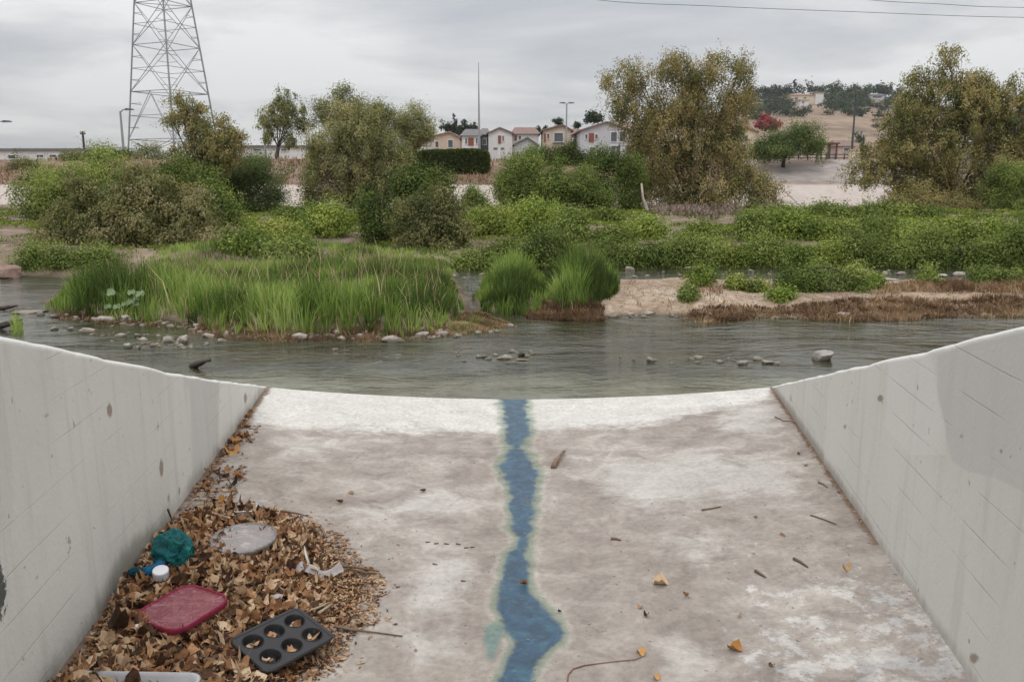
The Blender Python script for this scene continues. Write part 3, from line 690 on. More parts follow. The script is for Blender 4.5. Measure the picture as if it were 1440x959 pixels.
shrub('shrub', 'light green upright shrub rising behind the reeds', 560, 378, 17.5, [(535,320,30,42),(575,290,32,46),(600,268,28,30),(560,340,46,34),(520,295,16,24),(612,255,20,20)], 24000, 'bush', 35, leaf=.085)
shrub('shrub', 'brownish drooping shrub at the river edge beside the reeds', 608, 384, 16, [(600,300,36,40),(622,295,28,36),(612,340,38,40),(585,340,26,34),(636,335,16,36)], 26000, 'brown_bush', 36, leaf=.08, droop=.2)
shrub('shrub', 'small pointed green bush against the pale embankment', 667, 296, 40, [(667,272,11,13),(657,282,9,12),(678,282,10,12),(668,288,16,9)], 3500, 'bush', 37, leaf=.13, clump=.14)
shrub('shrub', 'tall leafy green bush first in the dense row below the clipped hedges', 735, 298, 34, [(722,240,22,26),(745,235,22,24),(735,265,36,28),(712,270,16,24),(765,275,24,22)], 20000, 'bush', 38, leaf=.12, clump=.16)
shrub('shrub', 'middle green bush of the dense row below the clipped hedges', 795, 299, 34, [(780,262,24,24),(810,260,28,22),(795,280,40,18)], 15000, 'bush', 39, leaf=.12, clump=.16)
shrub('shrub', 'dark leafy bush touching the tall willow', 862, 298, 35, [(850,228,20,16),(875,235,22,20),(850,262,36,26),(885,270,24,30),(830,275,24,22),(895,245,14,20)], 22000, 'bush', 40, leaf=.12, clump=.16)
shrub('shrub', 'dense green bush at the foot of the broad leaning willow', 1425, 308, 32, [(1425,250,24,30),(1440,270,34,30),(1415,285,30,22),(1470,260,30,34)], 15000, 'bush', 41, leaf=.11, clump=.14)
shrub('shrub', 'yellow-brown low bush below the broad leaning willow', 1300, 308, 34.5, [(1260,290,26,12),(1300,285,34,18),(1340,292,34,14)], 9000, 'willow_green', 42, leaf=.12, clump=.14)

# low leafy mounds along the far bank, front rows to back
words_ = ['first', 'second', 'third', 'fourth', 'fifth', 'sixth', 'seventh', 'eighth', 'ninth', 'tenth', 'eleventh', 'twelfth', 'thirteenth', 'fourteenth', 'fifteenth', 'sixteenth', 'seventeenth', 'eighteenth', 'nineteenth', 'twentieth', 'twenty-first', 'twenty-second', 'twenty-third', 'twenty-fourth']
rowA = [(670,377,34,26,'bush'),(712,376,36,34,'cover'),(760,378,40,40,'bush'),(808,376,36,34,'cover'),(850,376,30,30,'bush'),(888,374,34,36,'bush'),(940,373,40,40,'bush'),(985,374,34,34,'bush'),(1030,374,40,30,'cover'),(1075,373,36,34,'bush'),
        (1120,374,40,36,'bright_bush'),(1165,373,36,34,'cover'),(1210,373,40,38,'bush'),(1255,373,38,34,'bush'),(1300,374,38,40,'bush'),(1345,374,34,30,'bush'),(1392,375,34,36,'bush'),(1438,378,36,56,'bush'),(1490,378,40,50,'bush')]
for i, (a, b, rx, hh, mt) in enumerate(rowA):
    d = land_hit(a, b + 1) - .05; hh *= .7 + .6 * ((i * 7) % 5) / 4; rx *= .9
    shrub('low_shrub', f'low green mound overhanging the back channel, {words_[i]} along from the brownish drooping shrub', a, b, d,
          [(a - rx * .45, b - hh * .35, rx * .6, hh * .45), (a + rx * .4, b - hh * .4, rx * .65, hh * .5), (a, b - hh * .62, rx * .6, hh * .42), (a - rx * .3, b - 2, rx * .7, 7), (a + rx * .4, b - 2, rx * .6, 6)], 5600, mt, 60 + i, leaf=.065, clump=.09, parts=False, group='low shrubs along the back channel', sub=5)
rowB = [(390,340,60,34,'cover'),(455,338,50,38,'bright_bush'),(690,335,50,40,'cover'),(750,340,50,44,'bright_bush'),(800,345,46,34,'bush'),(860,350,40,30,'cover'),(905,340,34,26,'bright_bush'),(985,345,34,24,'cover'),
        (1062,345,30,34,'bush'),(1105,345,50,36,'bright_bush'),(1160,345,50,40,'cover'),(1222,350,50,36,'bush'),(1280,350,46,32,'bright_bush'),(1330,352,44,30,'cover'),(1385,350,46,34,'bright_bush'),(1440,350,40,40,'bush'),(350,372,50,30,'bright_bush'),(405,378,50,40,'bush')]
for i, (a, b, rx, hh, mt) in enumerate(rowB):
    d = land_hit(a, b) + .5; hh *= .75 + .6 * ((i * 3) % 5) / 4; rx *= .72
    shrub('leafy_mound', f'bushy light green mound in mid bank, {words_[i]} counted from the sprawling feathery shrub', a, b, d,
          [(a - rx * .45, b - hh * .35, rx * .6, hh * .4), (a + rx * .4, b - hh * .4, rx * .65, hh * .45), (a, b - hh * .6, rx * .65, hh * .4)], 5200, mt, 90 + i, leaf=.09, clump=.12, parts=False, group='leafy mounds in the middle of the far bank', sub=5)
rowC = [(1100,308,30,16,'bush'),(1150,306,40,18,'bush'),(1200,308,44,22,'bush'),(1245,306,40,16,'cover'),(1300,310,34,16,'bush'),(1075,322,26,14,'bush'),(420,312,40,20,'bush'),(470,316,30,14,'bright_bush'),(700,312,44,20,'cover'),(770,312,40,18,'bush'),(840,312,36,16,'cover')]
for i, (a, b, rx, hh, mt) in enumerate(rowC):
    d = land_hit(a, b)
    shrub('bank_plant', f'small leafy clump at the embankment foot, {words_[i]} of the scattered back row', a, b, d,
          [(a - rx * .4, b - hh * .35, rx * .6, hh * .5), (a + rx * .4, b - hh * .4, rx * .6, hh * .5)], 2600, mt, 130 + i, leaf=.12, clump=.14, parts=False, group='leafy clumps at the foot of the embankment', sub=5)
# shrubs on the gravel bar
shrub('bar_shrub', 'leafy green bush standing on the gravel bar', 1155, 414, land_hit(1155, 414) + .2, [(1110,395,24,17),(1150,390,34,22),(1195,395,30,18),(1130,402,30,14)], 12000, 'bush', 151, leaf=.045, clump=.06)
for i, (a, b, rx, hh, mt, lb) in enumerate([(1222,408,16,22,'bright_bush','small bright tuft at the end of the leafy bush on the gravel bar'),(985,404,20,28,'bright_bush','yellow-green sprig at the back of the gravel bar'),(967,424,7,12,'bush','tiny green weed in the middle of the gravel bar'),
        (1095,424,18,12,'bright_bush','low yellowish weed in front of the leafy bush on the gravel bar'),(1035,408,14,16,'cover','thin weed between the yellow-green sprig and the leafy bush'),(1378,402,20,30,'bush','upright weed on the bar in front of the largest pale channel stone'),
        (1305,404,12,26,'bush','slender weed on the bar before the back channel stones'),(1060,412,14,12,'cover','pale low weed beside the leafy bush on the gravel bar'),(1425,405,18,24,'bush','tuft of weeds near the end of the gravel bar')]):
    d = land_hit(a, b)
    shrub('weed', lb, a, b, d, [(a, b - hh * .5, rx, hh * .5), (a + rx * .3, b - hh * .3, rx * .7, hh * .3)], 1800, mt, 160 + i, leaf=.05, clump=.05, droop=0, parts=False, cat='weed', sub=4)

# clipped hedges and background bushes on the levee
def hedge(label, x0, x1, y0, y1, d, seed, mat='hedge'):
    rg = np.random.default_rng(seed); a = W(x0, y1, d); c = W(x1, y0, d); n = 15000
    wd, ht, dp = c.x - a.x, c.z - a.z, 1.6
    u = rg.uniform(-1, 1, (n, 3)); k = rg.integers(0, 3, n); s = rg.random(n) < .75
    for q in range(3):
        mm = s & (k == q); u[mm, q] = np.sign(u[mm, q])
    e = np.linalg.norm(u * [1, .9, 1], ord=5, axis=1)[:, None]; u = u / np.maximum(e, 1) * (1 + rg.normal(0, .03, (n, 1)))
    P = u * [wd / 2, dp / 2, ht / 2]; P[:, 2] += ht / 2 + .12 * (fbm(P[:, 0] + 50, P[:, 1], 1.2, seed) - .5)
    V, Fq, tt = leaf_quads(P, unit(u + rg.normal(size=(n, 3)) * .6), .14, .08, np.clip(.5 + rg.normal(0, .17, n) + .35 * (fbm(P[:, 0], P[:, 2], .6, 4) - .5), 0, 1), rg)
    b = Vector(((a.x + c.x) / 2, d, a.z - .1)); root = thing('hedge', b, label, 'hedge')
    put('foliage', mesh_np('foliage', V, Fq, tint=tt), M[mat], root)
    g = Geo()
    for q in np.linspace(-.44, .44, 8): g.tube([(q * wd, 0, -.3), (q * wd + .05, .05, ht * .7)], [.05, .03], 5)
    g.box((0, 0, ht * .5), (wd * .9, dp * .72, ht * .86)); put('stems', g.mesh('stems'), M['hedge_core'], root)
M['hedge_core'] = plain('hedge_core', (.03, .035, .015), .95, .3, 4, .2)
hedge('long dark green clipped hedge in front of the white house with an orange shutter', 588, 686, 209, 244, 54, 1)
make_tree('shrub', 'dark brownish-green bush below the tan gabled house', 'shrub', 770, 236, 56, [(755,220,18,15),(785,222,20,16),(770,228,28,12)], 7000, 'hedge', leaf=.16, clump=.18, trunk=.07, seed=171, low=True)
make_tree('shrub', 'dark clump of bushes below the big grey gabled house', 'shrub', 825, 238, 56, [(805,218,16,14),(825,224,18,14),(812,230,28,10)], 7000, 'hedge', leaf=.16, clump=.18, trunk=.07, seed=172, low=True)
make_tree('shrub', 'small dark bush at the end of the clipped hedge beside the white post', 'shrub', 565, 240, 54, [(565,222,20,12),(575,232,18,8)], 5000, 'hedge', leaf=.15, clump=.18, trunk=.06, seed=173, low=True)
for i, (a, b, rx, ry, lb, mt, d) in enumerate([(35,240,24,16,'dark twiggy bush on the brown slope below the low white building','brown_bush',55),(165,218,26,7,'long low green bush behind the street lamp by the tower','dark_tree',62),(215,222,26,14,'grey-green bush at the foot of the lattice tower','khaki_tree',60),
        (110,226,20,8,'low brown bush at the end of the low white building','brown_bush',57),(345,232,30,8,'thin dark bush line below the white shed','dark_tree',56)]):
    make_tree('shrub', lb, 'shrub', a, b, d, [(a - rx * .4, b - 1, rx * .6, ry), (a + rx * .4, b, rx * .6, ry * .9)], 3500, mt, leaf=.16, clump=.2, seed=180 + i, parts=False, base=gz(a, d))

# ---- hill and horizon trees
def hill_tree(a, b, rx, ry, label, seed, mat='hill_tree', group=None, d=None, name='hill_tree', n=420):
    h = hit(a, b + ry) if d is None else gz(a, d)
    if h is None: h = gz(a, 745)
    k = mpp(h.y); z0 = h.z
    c = Vector((h.x, h.y, max(W(a, b, h.y).z, z0 + ry * k * .4)))
    lo = [(c, (rx * k, rx * k, ry * k)), (c + Vector((rx * k * .4, 0, -ry * k * .3)), (rx * k * .7, rx * k * .7, ry * k * .6))]
    rg = np.random.default_rng(seed); P, D, T, cc = crown_pts(lo, n, rx * k * .16, 0, rg, 14, sub=4)
    V, Fq, tt = leaf_quads(P - np.array(h), D, max(.24 * rx * k, 1.5 * k), .7 * max(.24 * rx * k, 1.5 * k), T, rg, crown_pts.N)
    o = put(name, mesh_np(name, V, Fq, tint=tt), M[mat], label=label, cat='tree', group=group, loc=h)
    return o
sky_t = [(1133,119,5,12,'slim dark conifer standing highest on the hill skyline'),(1171,121,7,9,'round-headed tree on the skyline just past the white hilltop house'),(1085,124,5,7,'small tree on the skyline where the hill climbs behind the tall willow'),
    (1112,117,3,6,'thin tree just before the slim dark conifer on the hilltop'),(1198,124,6,8,'wispy tree on the skyline past the round-headed one'),(1232,125,14,6,'broad spreading tree above the flat pale hilltop house'),(1246,121,2,6,'narrow tree poking above the broad spreading one'),
    (1150,127,9,6,'bushy tree behind the hilltop house roof'),(1102,128,8,6,'bushy dark tree on the hill shoulder'),(1072,131,8,7,'rounded tree low on the skyline beside the tall willow'),(1212,131,8,6,'dark bushy tree beside the flat pale hilltop house'),(1258,133,8,6,'dark tree at the lower end of the skyline near the broad willow'),
    (1434,135,6,7,'dark tree on the skyline above the dark brown building'),(1424,144,8,5,'low dark bush on the skyline beside the dark brown building')]
for i, (a, b, rx, ry, lb) in enumerate(sky_t): hill_tree(a, b, rx, ry, lb, 200 + i)
rg = np.random.default_rng(5); k = 0
spots = []
for _ in range(900):
    a = rg.uniform(1045, 1262); b = rg.uniform(126, 164)
    if 1108 < a < 1164 and 128 < b < 153: continue
    if 1218 < a < 1250 and 130 < b < 143: continue
    if b > 148 and not (1045 < a < 1128): 
        if rg.random() < .93: continue
    if b > 158 and a > 1075: continue
    if any(abs(a - c) < 5.0 and abs(b - d_) < 3.2 for c, d_ in spots): continue
    spots.append((a, b))
for i, (a, b) in enumerate(spots[:150]):
    hill_tree(a, b, rg.uniform(6.5, 12), rg.uniform(5, 8), 'dark scrubby tree among many on the far dry hillside', 300 + i, group='scrubby trees on the far hillside', n=260)
for i, (a, b, rx, ry) in enumerate([(1192,154,10,6),(1208,158,8,5),(1232,160,9,7),(1231,176,7,4),(1166,146,7,4),(1178,150,6,3),(1275,150,12,8),(1290,160,10,8),(1240,150,9,6),(1205,192,12,9),(1215,205,8,6),(1052,155,10,7),(1062,165,8,4),(1300,180,14,10),(1270,176,9,6)]):
    hill_tree(a, b, rx, ry, 'dark shrub on the bare lower part of the dry hillside', 420 + i, group='shrubs on the bare lower hillside', name='hill_shrub', n=260)
hill_tree(1080, 174, 16, 9, 'mass of pink-red flowering bougainvillea behind the round levee tree', 440, 'pink_bush', d=260, name='flowering_shrub', n=1800)
for i, (a, b, rx, ry, lb) in enumerate([(639,173,4,10,'narrow cypress over the tan houses, the one beside a broad dark tree'),(652,174,4,10,'middle one of the three narrow cypresses behind the houses'),(667,177,4,8,'shortest of the three narrow cypresses behind the houses'),(627,178,9,7,'broad dark tree beside the three narrow cypresses'),(646,184,18,5,'low dark tree line under the three cypresses'),
     (757,182,4,6,'small dark tree between the white and tan houses'),(766,183,4,5,'smaller dark tree touching the tan house roof'),(784,172,8,5,'rounded dark tree above the tan house roof'),(810,177,7,4,'low dark tree behind the gap beside the tan house'),(835,166,14,8,'broad green tree behind the roof of the big grey house'),(829,160,3,3,'tiny tree top above the broad green tree')]):
    hill_tree(a, b, rx, ry, lb, 450 + i, d=210, name='background_tree', n=900)

# ================================================================= GRASS AND REEDS
def blades(P, H, Wd, tint, lean, rg, droop=.35, az=None):
    n = len(P); az = rg.uniform(0, 2 * pi, n) if az is None else az
    ld = np.stack([np.cos(az), np.sin(az), 0 * az], -1) * lean[:, None]
    sa = rg.uniform(0, 2 * pi, n); S = np.stack([np.cos(sa), np.sin(sa), 0 * sa], -1)
    V = []
    for f, wd, b in ((0, 1., 0.), (.55, .8, .22), (1., .08, 1.)):
        c = P + np.stack([0 * H, 0 * H, H * (f - droop * lean * b * .6)], -1) + ld * (H * b * .8 + H * f * .15)[:, None]
        V += [c - S * (Wd * wd / 2)[:, None], c + S * (Wd * wd / 2)[:, None]]
    V = np.stack(V, 1).reshape(-1, 3)
    q = np.array([[0, 1, 3, 2], [2, 3, 5, 4]])
    return V, (np.arange(n)[:, None, None] * 6 + q[None]).reshape(-1, 4), np.repeat(tint, 6)
def sample_poly(P, n, rg):
    P = np.array(P); lo, hi = P.min(0), P.max(0); out = []
    while sum(map(len, out)) < n:
        q = rg.uniform(lo, hi, (n * 2, 2)); out.append(q[poly_sd(q[:, 0], q[:, 1], P) > 0])
    return np.concatenate(out)[:n]
def reed_bed(label, poly, n, hfun, seed, mat='reed', wd=.011, lean=.35, z0=None, tbias=.5, name='reeds', edge=.35, kind='stuff', group=None):
    rg = np.random.default_rng(seed); wp = world_poly(poly, .05); q = sample_poly(wp, n, rg)
    # gather the roots in tussocks
    tz = rg.uniform(0, 1, (n, 1)); cell = .22
    cx_, cy_ = np.floor(q[:, 0] / cell), np.floor(q[:, 1] / cell)
    r1 = np.modf(np.abs(np.sin(cx_ * 12.9 + cy_ * 78.2) * 43758.5))[0]; r2 = np.modf(np.abs(np.sin(cx_ * 39.3 + cy_ * 11.1) * 24634.6))[0]
    cc = np.stack([(cx_ + .2 + .6 * r1) * cell, (cy_ + .2 + .6 * r2) * cell], -1)
    q = q + (cc - q) * .45 * tz
    sdv = poly_sd(q[:, 0], q[:, 1], wp); H0, _ = land_h(q[:, 0], q[:, 1])
    z = np.maximum(H0, -.03) if z0 is None else np.full(n, z0)
    px_, py_ = to_px(q[:, 0], q[:, 1], z)
    hh = hfun(px_, py_) * np.interp(py_, [372, 400, 445], ([.42, .62, 1.] if label.startswith(('tall', 'shorter')) else [1, 1, 1])) * (.25 + 1.2 * fbm(q[:, 0], q[:, 1], .8, seed)) * (.7 + .45 * rg.random(n)) * (edge + (1 - edge) * sstep(sdv, 0, .35)) * (.85 + .3 * r1)
    tint = np.clip(tbias + 1.1 * (fbm(q[:, 0], q[:, 1], .6, seed + 3) - .5) + .4 * (r2 - .5) + rg.normal(0, .11, n), 0, 1)
    cz = np.arctan2(q[:, 1] - cc[:, 1], q[:, 0] - cc[:, 0]) + rg.normal(0, .7, n)
    V, Fq, tt = blades(np.stack([q[:, 0], q[:, 1], z], -1), hh, wd * (.6 + .8 * rg.random(n)), tint, np.abs(rg.normal(lean * .75, lean * .5, n)), rg, az=cz)
    return put(name, mesh_np(name, V, Fq, tint=tt), M[mat], label=label, cat='grass', kind=kind, group=group)
hA = lambda px, py: np.interp(px, [60, 85, 120, 200, 300, 400, 500, 560, 620, 655], [.28, .42, .52, .54, .45, .47, .50, .49, .42, .30])
reed_bed('tall bright green reed grass covering the low island before the feathery shrub', [(64,430),(95,440),(160,445),(222,446),(236,440),(300,462),(345,466),(400,468),(480,466),(560,468),(618,462),(646,455),(652,430),(640,398),(600,386),(480,380),(380,380),(300,384),(236,398),(150,404),(95,410)], 26000, hA, 501)
reed_bed('dry straw-coloured stalks standing among the green reeds of the island', [(90,438),(222,448),(300,464),(400,470),(560,470),(646,457),(640,398),(480,380),(236,398),(95,410)], 700, lambda a, b: .55 + 0 * a, 521, mat='dry_grass', wd=.009, lean=.5, tbias=.75, name='dead_stalks')
reed_bed('shorter ragged grass fringing the back of the low island', [(190,396),(300,388),(640,388),(640,368),(560,360),(400,360),(240,368),(180,384)], 9000, lambda a, b: .36 + 0 * a, 502, wd=.014)
reed_bed('rounded clump of dark green reeds across the side stream from the island', [(670,416),(680,432),(712,438),(760,436),(768,420),(760,404),(715,400),(684,404)], 6500, lambda a, b: .50 + 0 * a, 503, tbias=.34)
reed_bed('clump of reeds with pale seed stalks at the tip of the gravel bar', [(766,432),(800,438),(845,434),(868,424),(868,408),(845,402),(800,402),(768,408)], 6000, lambda a, b: .52 + 0 * a, 504, tbias=.36)
reed_bed('a few pale dead stalks standing in the reed clump at the tip of the gravel bar', [(805,425),(850,425),(862,408),(815,404)], 60, lambda a, b: .82 + 0 * a, 505, mat='dry_grass', wd=.012, lean=.12, tbias=.85, name='dead_stalks')
reed_bed('thin yellowish stalks standing in the water beside the wing wall', [(12,462),(30,466),(34,455),(16,452)], 90, lambda a, b: .5 + 0 * a, 506, wd=.006, tbias=.75, z0=-.02)
pl = W(186, 440, land_hit(186, 441)); plant = thing('broad_leaf_plant', pl, 'broad-leaved pale green plant against the dark end of the reed island', 'plant')
rgp = random.Random(4)
for i in range(15):
    az, ln, hgt = rgp.uniform(0, 6.28), rgp.uniform(.07, .12), rgp.uniform(.08, .30); tip = Vector((cos(az) * .12 * (1 + i % 3 * .4), sin(az) * .1 - .12, hgt)); n_ = 10; V_ = [tuple(tip)]
    for q_ in range(n_): a_ = 2 * pi * q_ / n_; V_.append((tip.x + ln * .5 * cos(a_), tip.y + ln * .32 * sin(a_) - .02, tip.z + .25 * ln * sin(a_) - .02 * (q_ % 2)))
    g = Geo(); g.add(V_, [(0, 1 + q_, 1 + (q_ + 1) % n_) for q_ in range(n_)]); g.tube([(0, 0, 0), (tip.x * .5, tip.y * .5, hgt * .7), tuple(tip)], [.006, .005, .003], 4)
    put('leaf', g.mesh('leaf'), M['broad_leaf'], plant)
# matted brown grass along the front of the gravel bar
hB = lambda a, b: .135 + .03 * np.sin(a * .05)
reed_bed('matted reddish-brown dead grass hanging over the front edge of the gravel bar', [(960,446),(1000,449),(1060,443),(1110,442),(1200,447),(1260,445),(1300,442),(1440,440),(1600,440),(1600,424),(1440,426),(1300,428),(1200,430),(1060,432),(960,438)], 15000, hB, 510, mat='dry_grass', wd=.010, lean=.9, edge=.7, tbias=.42, name='dead_grass')
reed_bed('brown dead grass cushion on the bar beneath the reed clumps', [(738,442),(800,446),(850,446),(850,436),(800,430),(745,434)], 3500, lambda a, b: .13 + 0 * a, 511, mat='dry_grass', wd=.009, lean=.9, edge=.7, tbias=.4, name='dead_grass')
reed_bed('low mat of brown and yellow-green grass on the spit below the reed island', [(600,470),(650,468),(700,464),(728,458),(718,448),(660,446),(610,456)], 6000, lambda a, b: .08 + 0 * a, 512, mat='dry_grass', wd=.009, lean=.8, edge=.6, tbias=.55, name='dead_grass')
reed_bed('yellow-green weeds mixed through the grass spit', [(620,464),(700,460),(715,450),(650,446)], 1500, lambda a, b: .08 + 0 * a, 513, mat='reed', wd=.009, lean=.6, tbias=.8, name='grass')
reed_bed('brown dead grass along the wet front edge of the reed island', [(70,441),(160,450),(225,452),(262,462),(345,472),(400,474),(520,474),(610,468),(610,458),(400,462),(262,452),(90,436)], 6000, lambda a, b: .10 + 0 * a, 514, mat='dry_grass', wd=.009, lean=.8, edge=.7, tbias=.4, name='dead_grass')
reed_bed('sparse dry grass strewn over the top of the gravel bar', [(870,440),(1440,430),(1600,430),(1600,402),(1300,404),(1000,408),(880,406)], 5000, lambda a, b: .08 * (fbm(a, b, 60, 5) > .50) + .015, 515, mat='dry_grass', wd=.009, lean=.9, tbias=.55, name='dead_grass')
reed_bed('brown grass fringe behind the dead grass on the far half of the gravel bar', [(1230,424),(1440,424),(1600,424),(1600,402),(1440,404),(1260,408)], 6000, lambda a, b: .2 + 0 * a, 516, mat='dry_grass', wd=.011, lean=.7, tbias=.4, name='dead_grass')

# ---- ground cover over the far bank (nobody could count it)
rg = np.random.default_rng(77)
wp = [tuple(G(a, b, .1)[:2]) for a, b in [(-900,386),(30,384),(240,385),(480,382),(640,377),(770,373),(1000,372),(1440,373),(1640,374),(1640,301),(720,300),(-900,300)]]
q = sample_poly(wp, 52000, rg)
dens = np.clip((20. / q[:, 1]) ** .0, 0, 1); q = q[rg.random(len(q)) < np.clip(24 / q[:, 1], .3, 1)]
PX, PY = to_px(q[:, 0], q[:, 1], 0 * q[:, 0] + .3)
bare = np.maximum.reduce([sstep(poly_sd(PX, PY, b_), -4, 4) for b_ in ([(868,320),(905,312),(960,318),(1000,328),(985,338),(930,334),(880,336)],[(905,298),(960,302),(1040,304),(1052,318),(1000,322),(930,312)],[(1350,312),(1440,312),(1440,318),(1350,318)],[(400,358),(470,354),(480,362),(420,366)],[(1060,322),(1150,326),(1190,334),(1100,338),(1050,332)],[(1240,328),(1340,324),(1440,326),(1440,332),(1330,334),(1250,336)],[(660,350),(720,346),(740,354),(690,360)],[(1170,326),(1230,328),(1215,334),(1175,334)],[(0,318),(44,316),(30,388),(0,390)])])
ok = (rg.random(len(q)) > bare * .93) & (fbm(q[:, 0], q[:, 1], 1.6, 21) > .51); q = q[ok]
H0, _ = land_h(q[:, 0], q[:, 1]); hm = .04 + .24 * np.clip(fbm(q[:, 0], q[:, 1], 1.1, 14) - .35, 0, 1)
nn = len(q); k = 9; idx = np.repeat(np.arange(nn), k); mm = len(idx)
P = np.stack([q[idx, 0] + rg.normal(0, .07, mm), q[idx, 1] + rg.normal(0, .07, mm), H0[idx] + hm[idx] * rg.random(mm) ** .5 * 1.1], -1)
ct = .45 + .6 * (fbm(q[:, 0], q[:, 1], 1.3, 31) - .5) + rg.normal(0, .1, nn)
V, Fq, tt = leaf_quads(P, unit(rg.normal(size=(mm, 3)) * .45 + [0, 0, .9]), np.clip(P[:, 1] * .0034, .03, .11), np.clip(P[:, 1] * .0014, .015, .04), np.clip(ct[idx] + rg.normal(0, .08, mm), 0, 1), rg)
put('ground_cover', mesh_np('ground_cover', V, Fq, tint=tt), M['cover'], label='low tangled green weeds spreading over the far bank', cat='weeds', kind='stuff')
# scrub on the brown levee slope
q = np.stack([rg.uniform(-46, 14, 9000), rg.uniform(50.8, 57.5, 9000)], -1); q = q[fbm(q[:, 0], q[:, 1], 1.8, 41) > .5]
H0 = terrain(q[:, 0], q[:, 1]); n = len(q)
V, Fq, tt = blades(np.stack([q[:, 0], q[:, 1], H0], -1), rg.uniform(.1, .4, n), np.full(n, .07), np.clip(rg.normal(.4, .2, n), 0, 1), np.abs(rg.normal(.6, .3, n)), rg)
put('dry_scrub', mesh_np('dry_scrub', V, Fq, tint=tt), M['dry_grass'], label='dry brown scrub growing over the levee slope', cat='scrub', kind='stuff')

# ================================================================= ROCKS
def rock_mesh(sx, sy, sz, seed, sub=3, rough=.22):
    bm = bmesh.new(); bmesh.ops.create_icosphere(bm, subdivisions=sub, radius=1)
    o = Vector((seed * 3.7, seed * 1.3, 0)); rr_ = random.Random(seed)
    planes = [(Vector((rr_.gauss(0, 1), rr_.gauss(0, 1), rr_.gauss(.2, .8))).normalized(), rr_.uniform(.42, .8)) for _ in range(13)]
    for v in bm.verts:
        p = v.co.copy()
        for pn, pd in planes:
            e_ = p.dot(pn) - pd
            if e_ > 0: p -= pn * e_ * .9
        n = noise.noise(p * .9 + o) * 1.2 + noise.noise(p * 2.3 + o) * .7 + noise.noise(p * 5 + o) * .25
        q = p * (1 + rough * n)
        q = Vector((math.copysign(abs(q.x) ** .92, q.x), math.copysign(abs(q.y) ** .85, q.y), math.copysign(abs(q.z) ** .8, q.z)))
        v.co = Vector((q.x * sx, q.y * sy, q.z * sz))
    for f in bm.faces: f.smooth = False
    me = bpy.data.meshes.new('rock'); bm.to_mesh(me); bm.free()
    return me
def rock(cx, cy, wd, ht, label, seed, mat='rock', group=None, tilt=0., zb=0., name='rock'):
    b = G(cx, cy + ht * .5, zb); k = mpp(b.y); sx = wd * k / 2; sz = ht * k * .62
    me = rock_mesh(sx, sx * random.uniform(.6, .85), sz, seed); me.materials.append(M[mat])
    o = put(name, me, label=label, cat='rock', group=group, loc=(b.x, b.y + sx * .4, zb + sz * .25)); o.rotation_euler = (0, tilt, random.uniform(-.3, .3)); return o
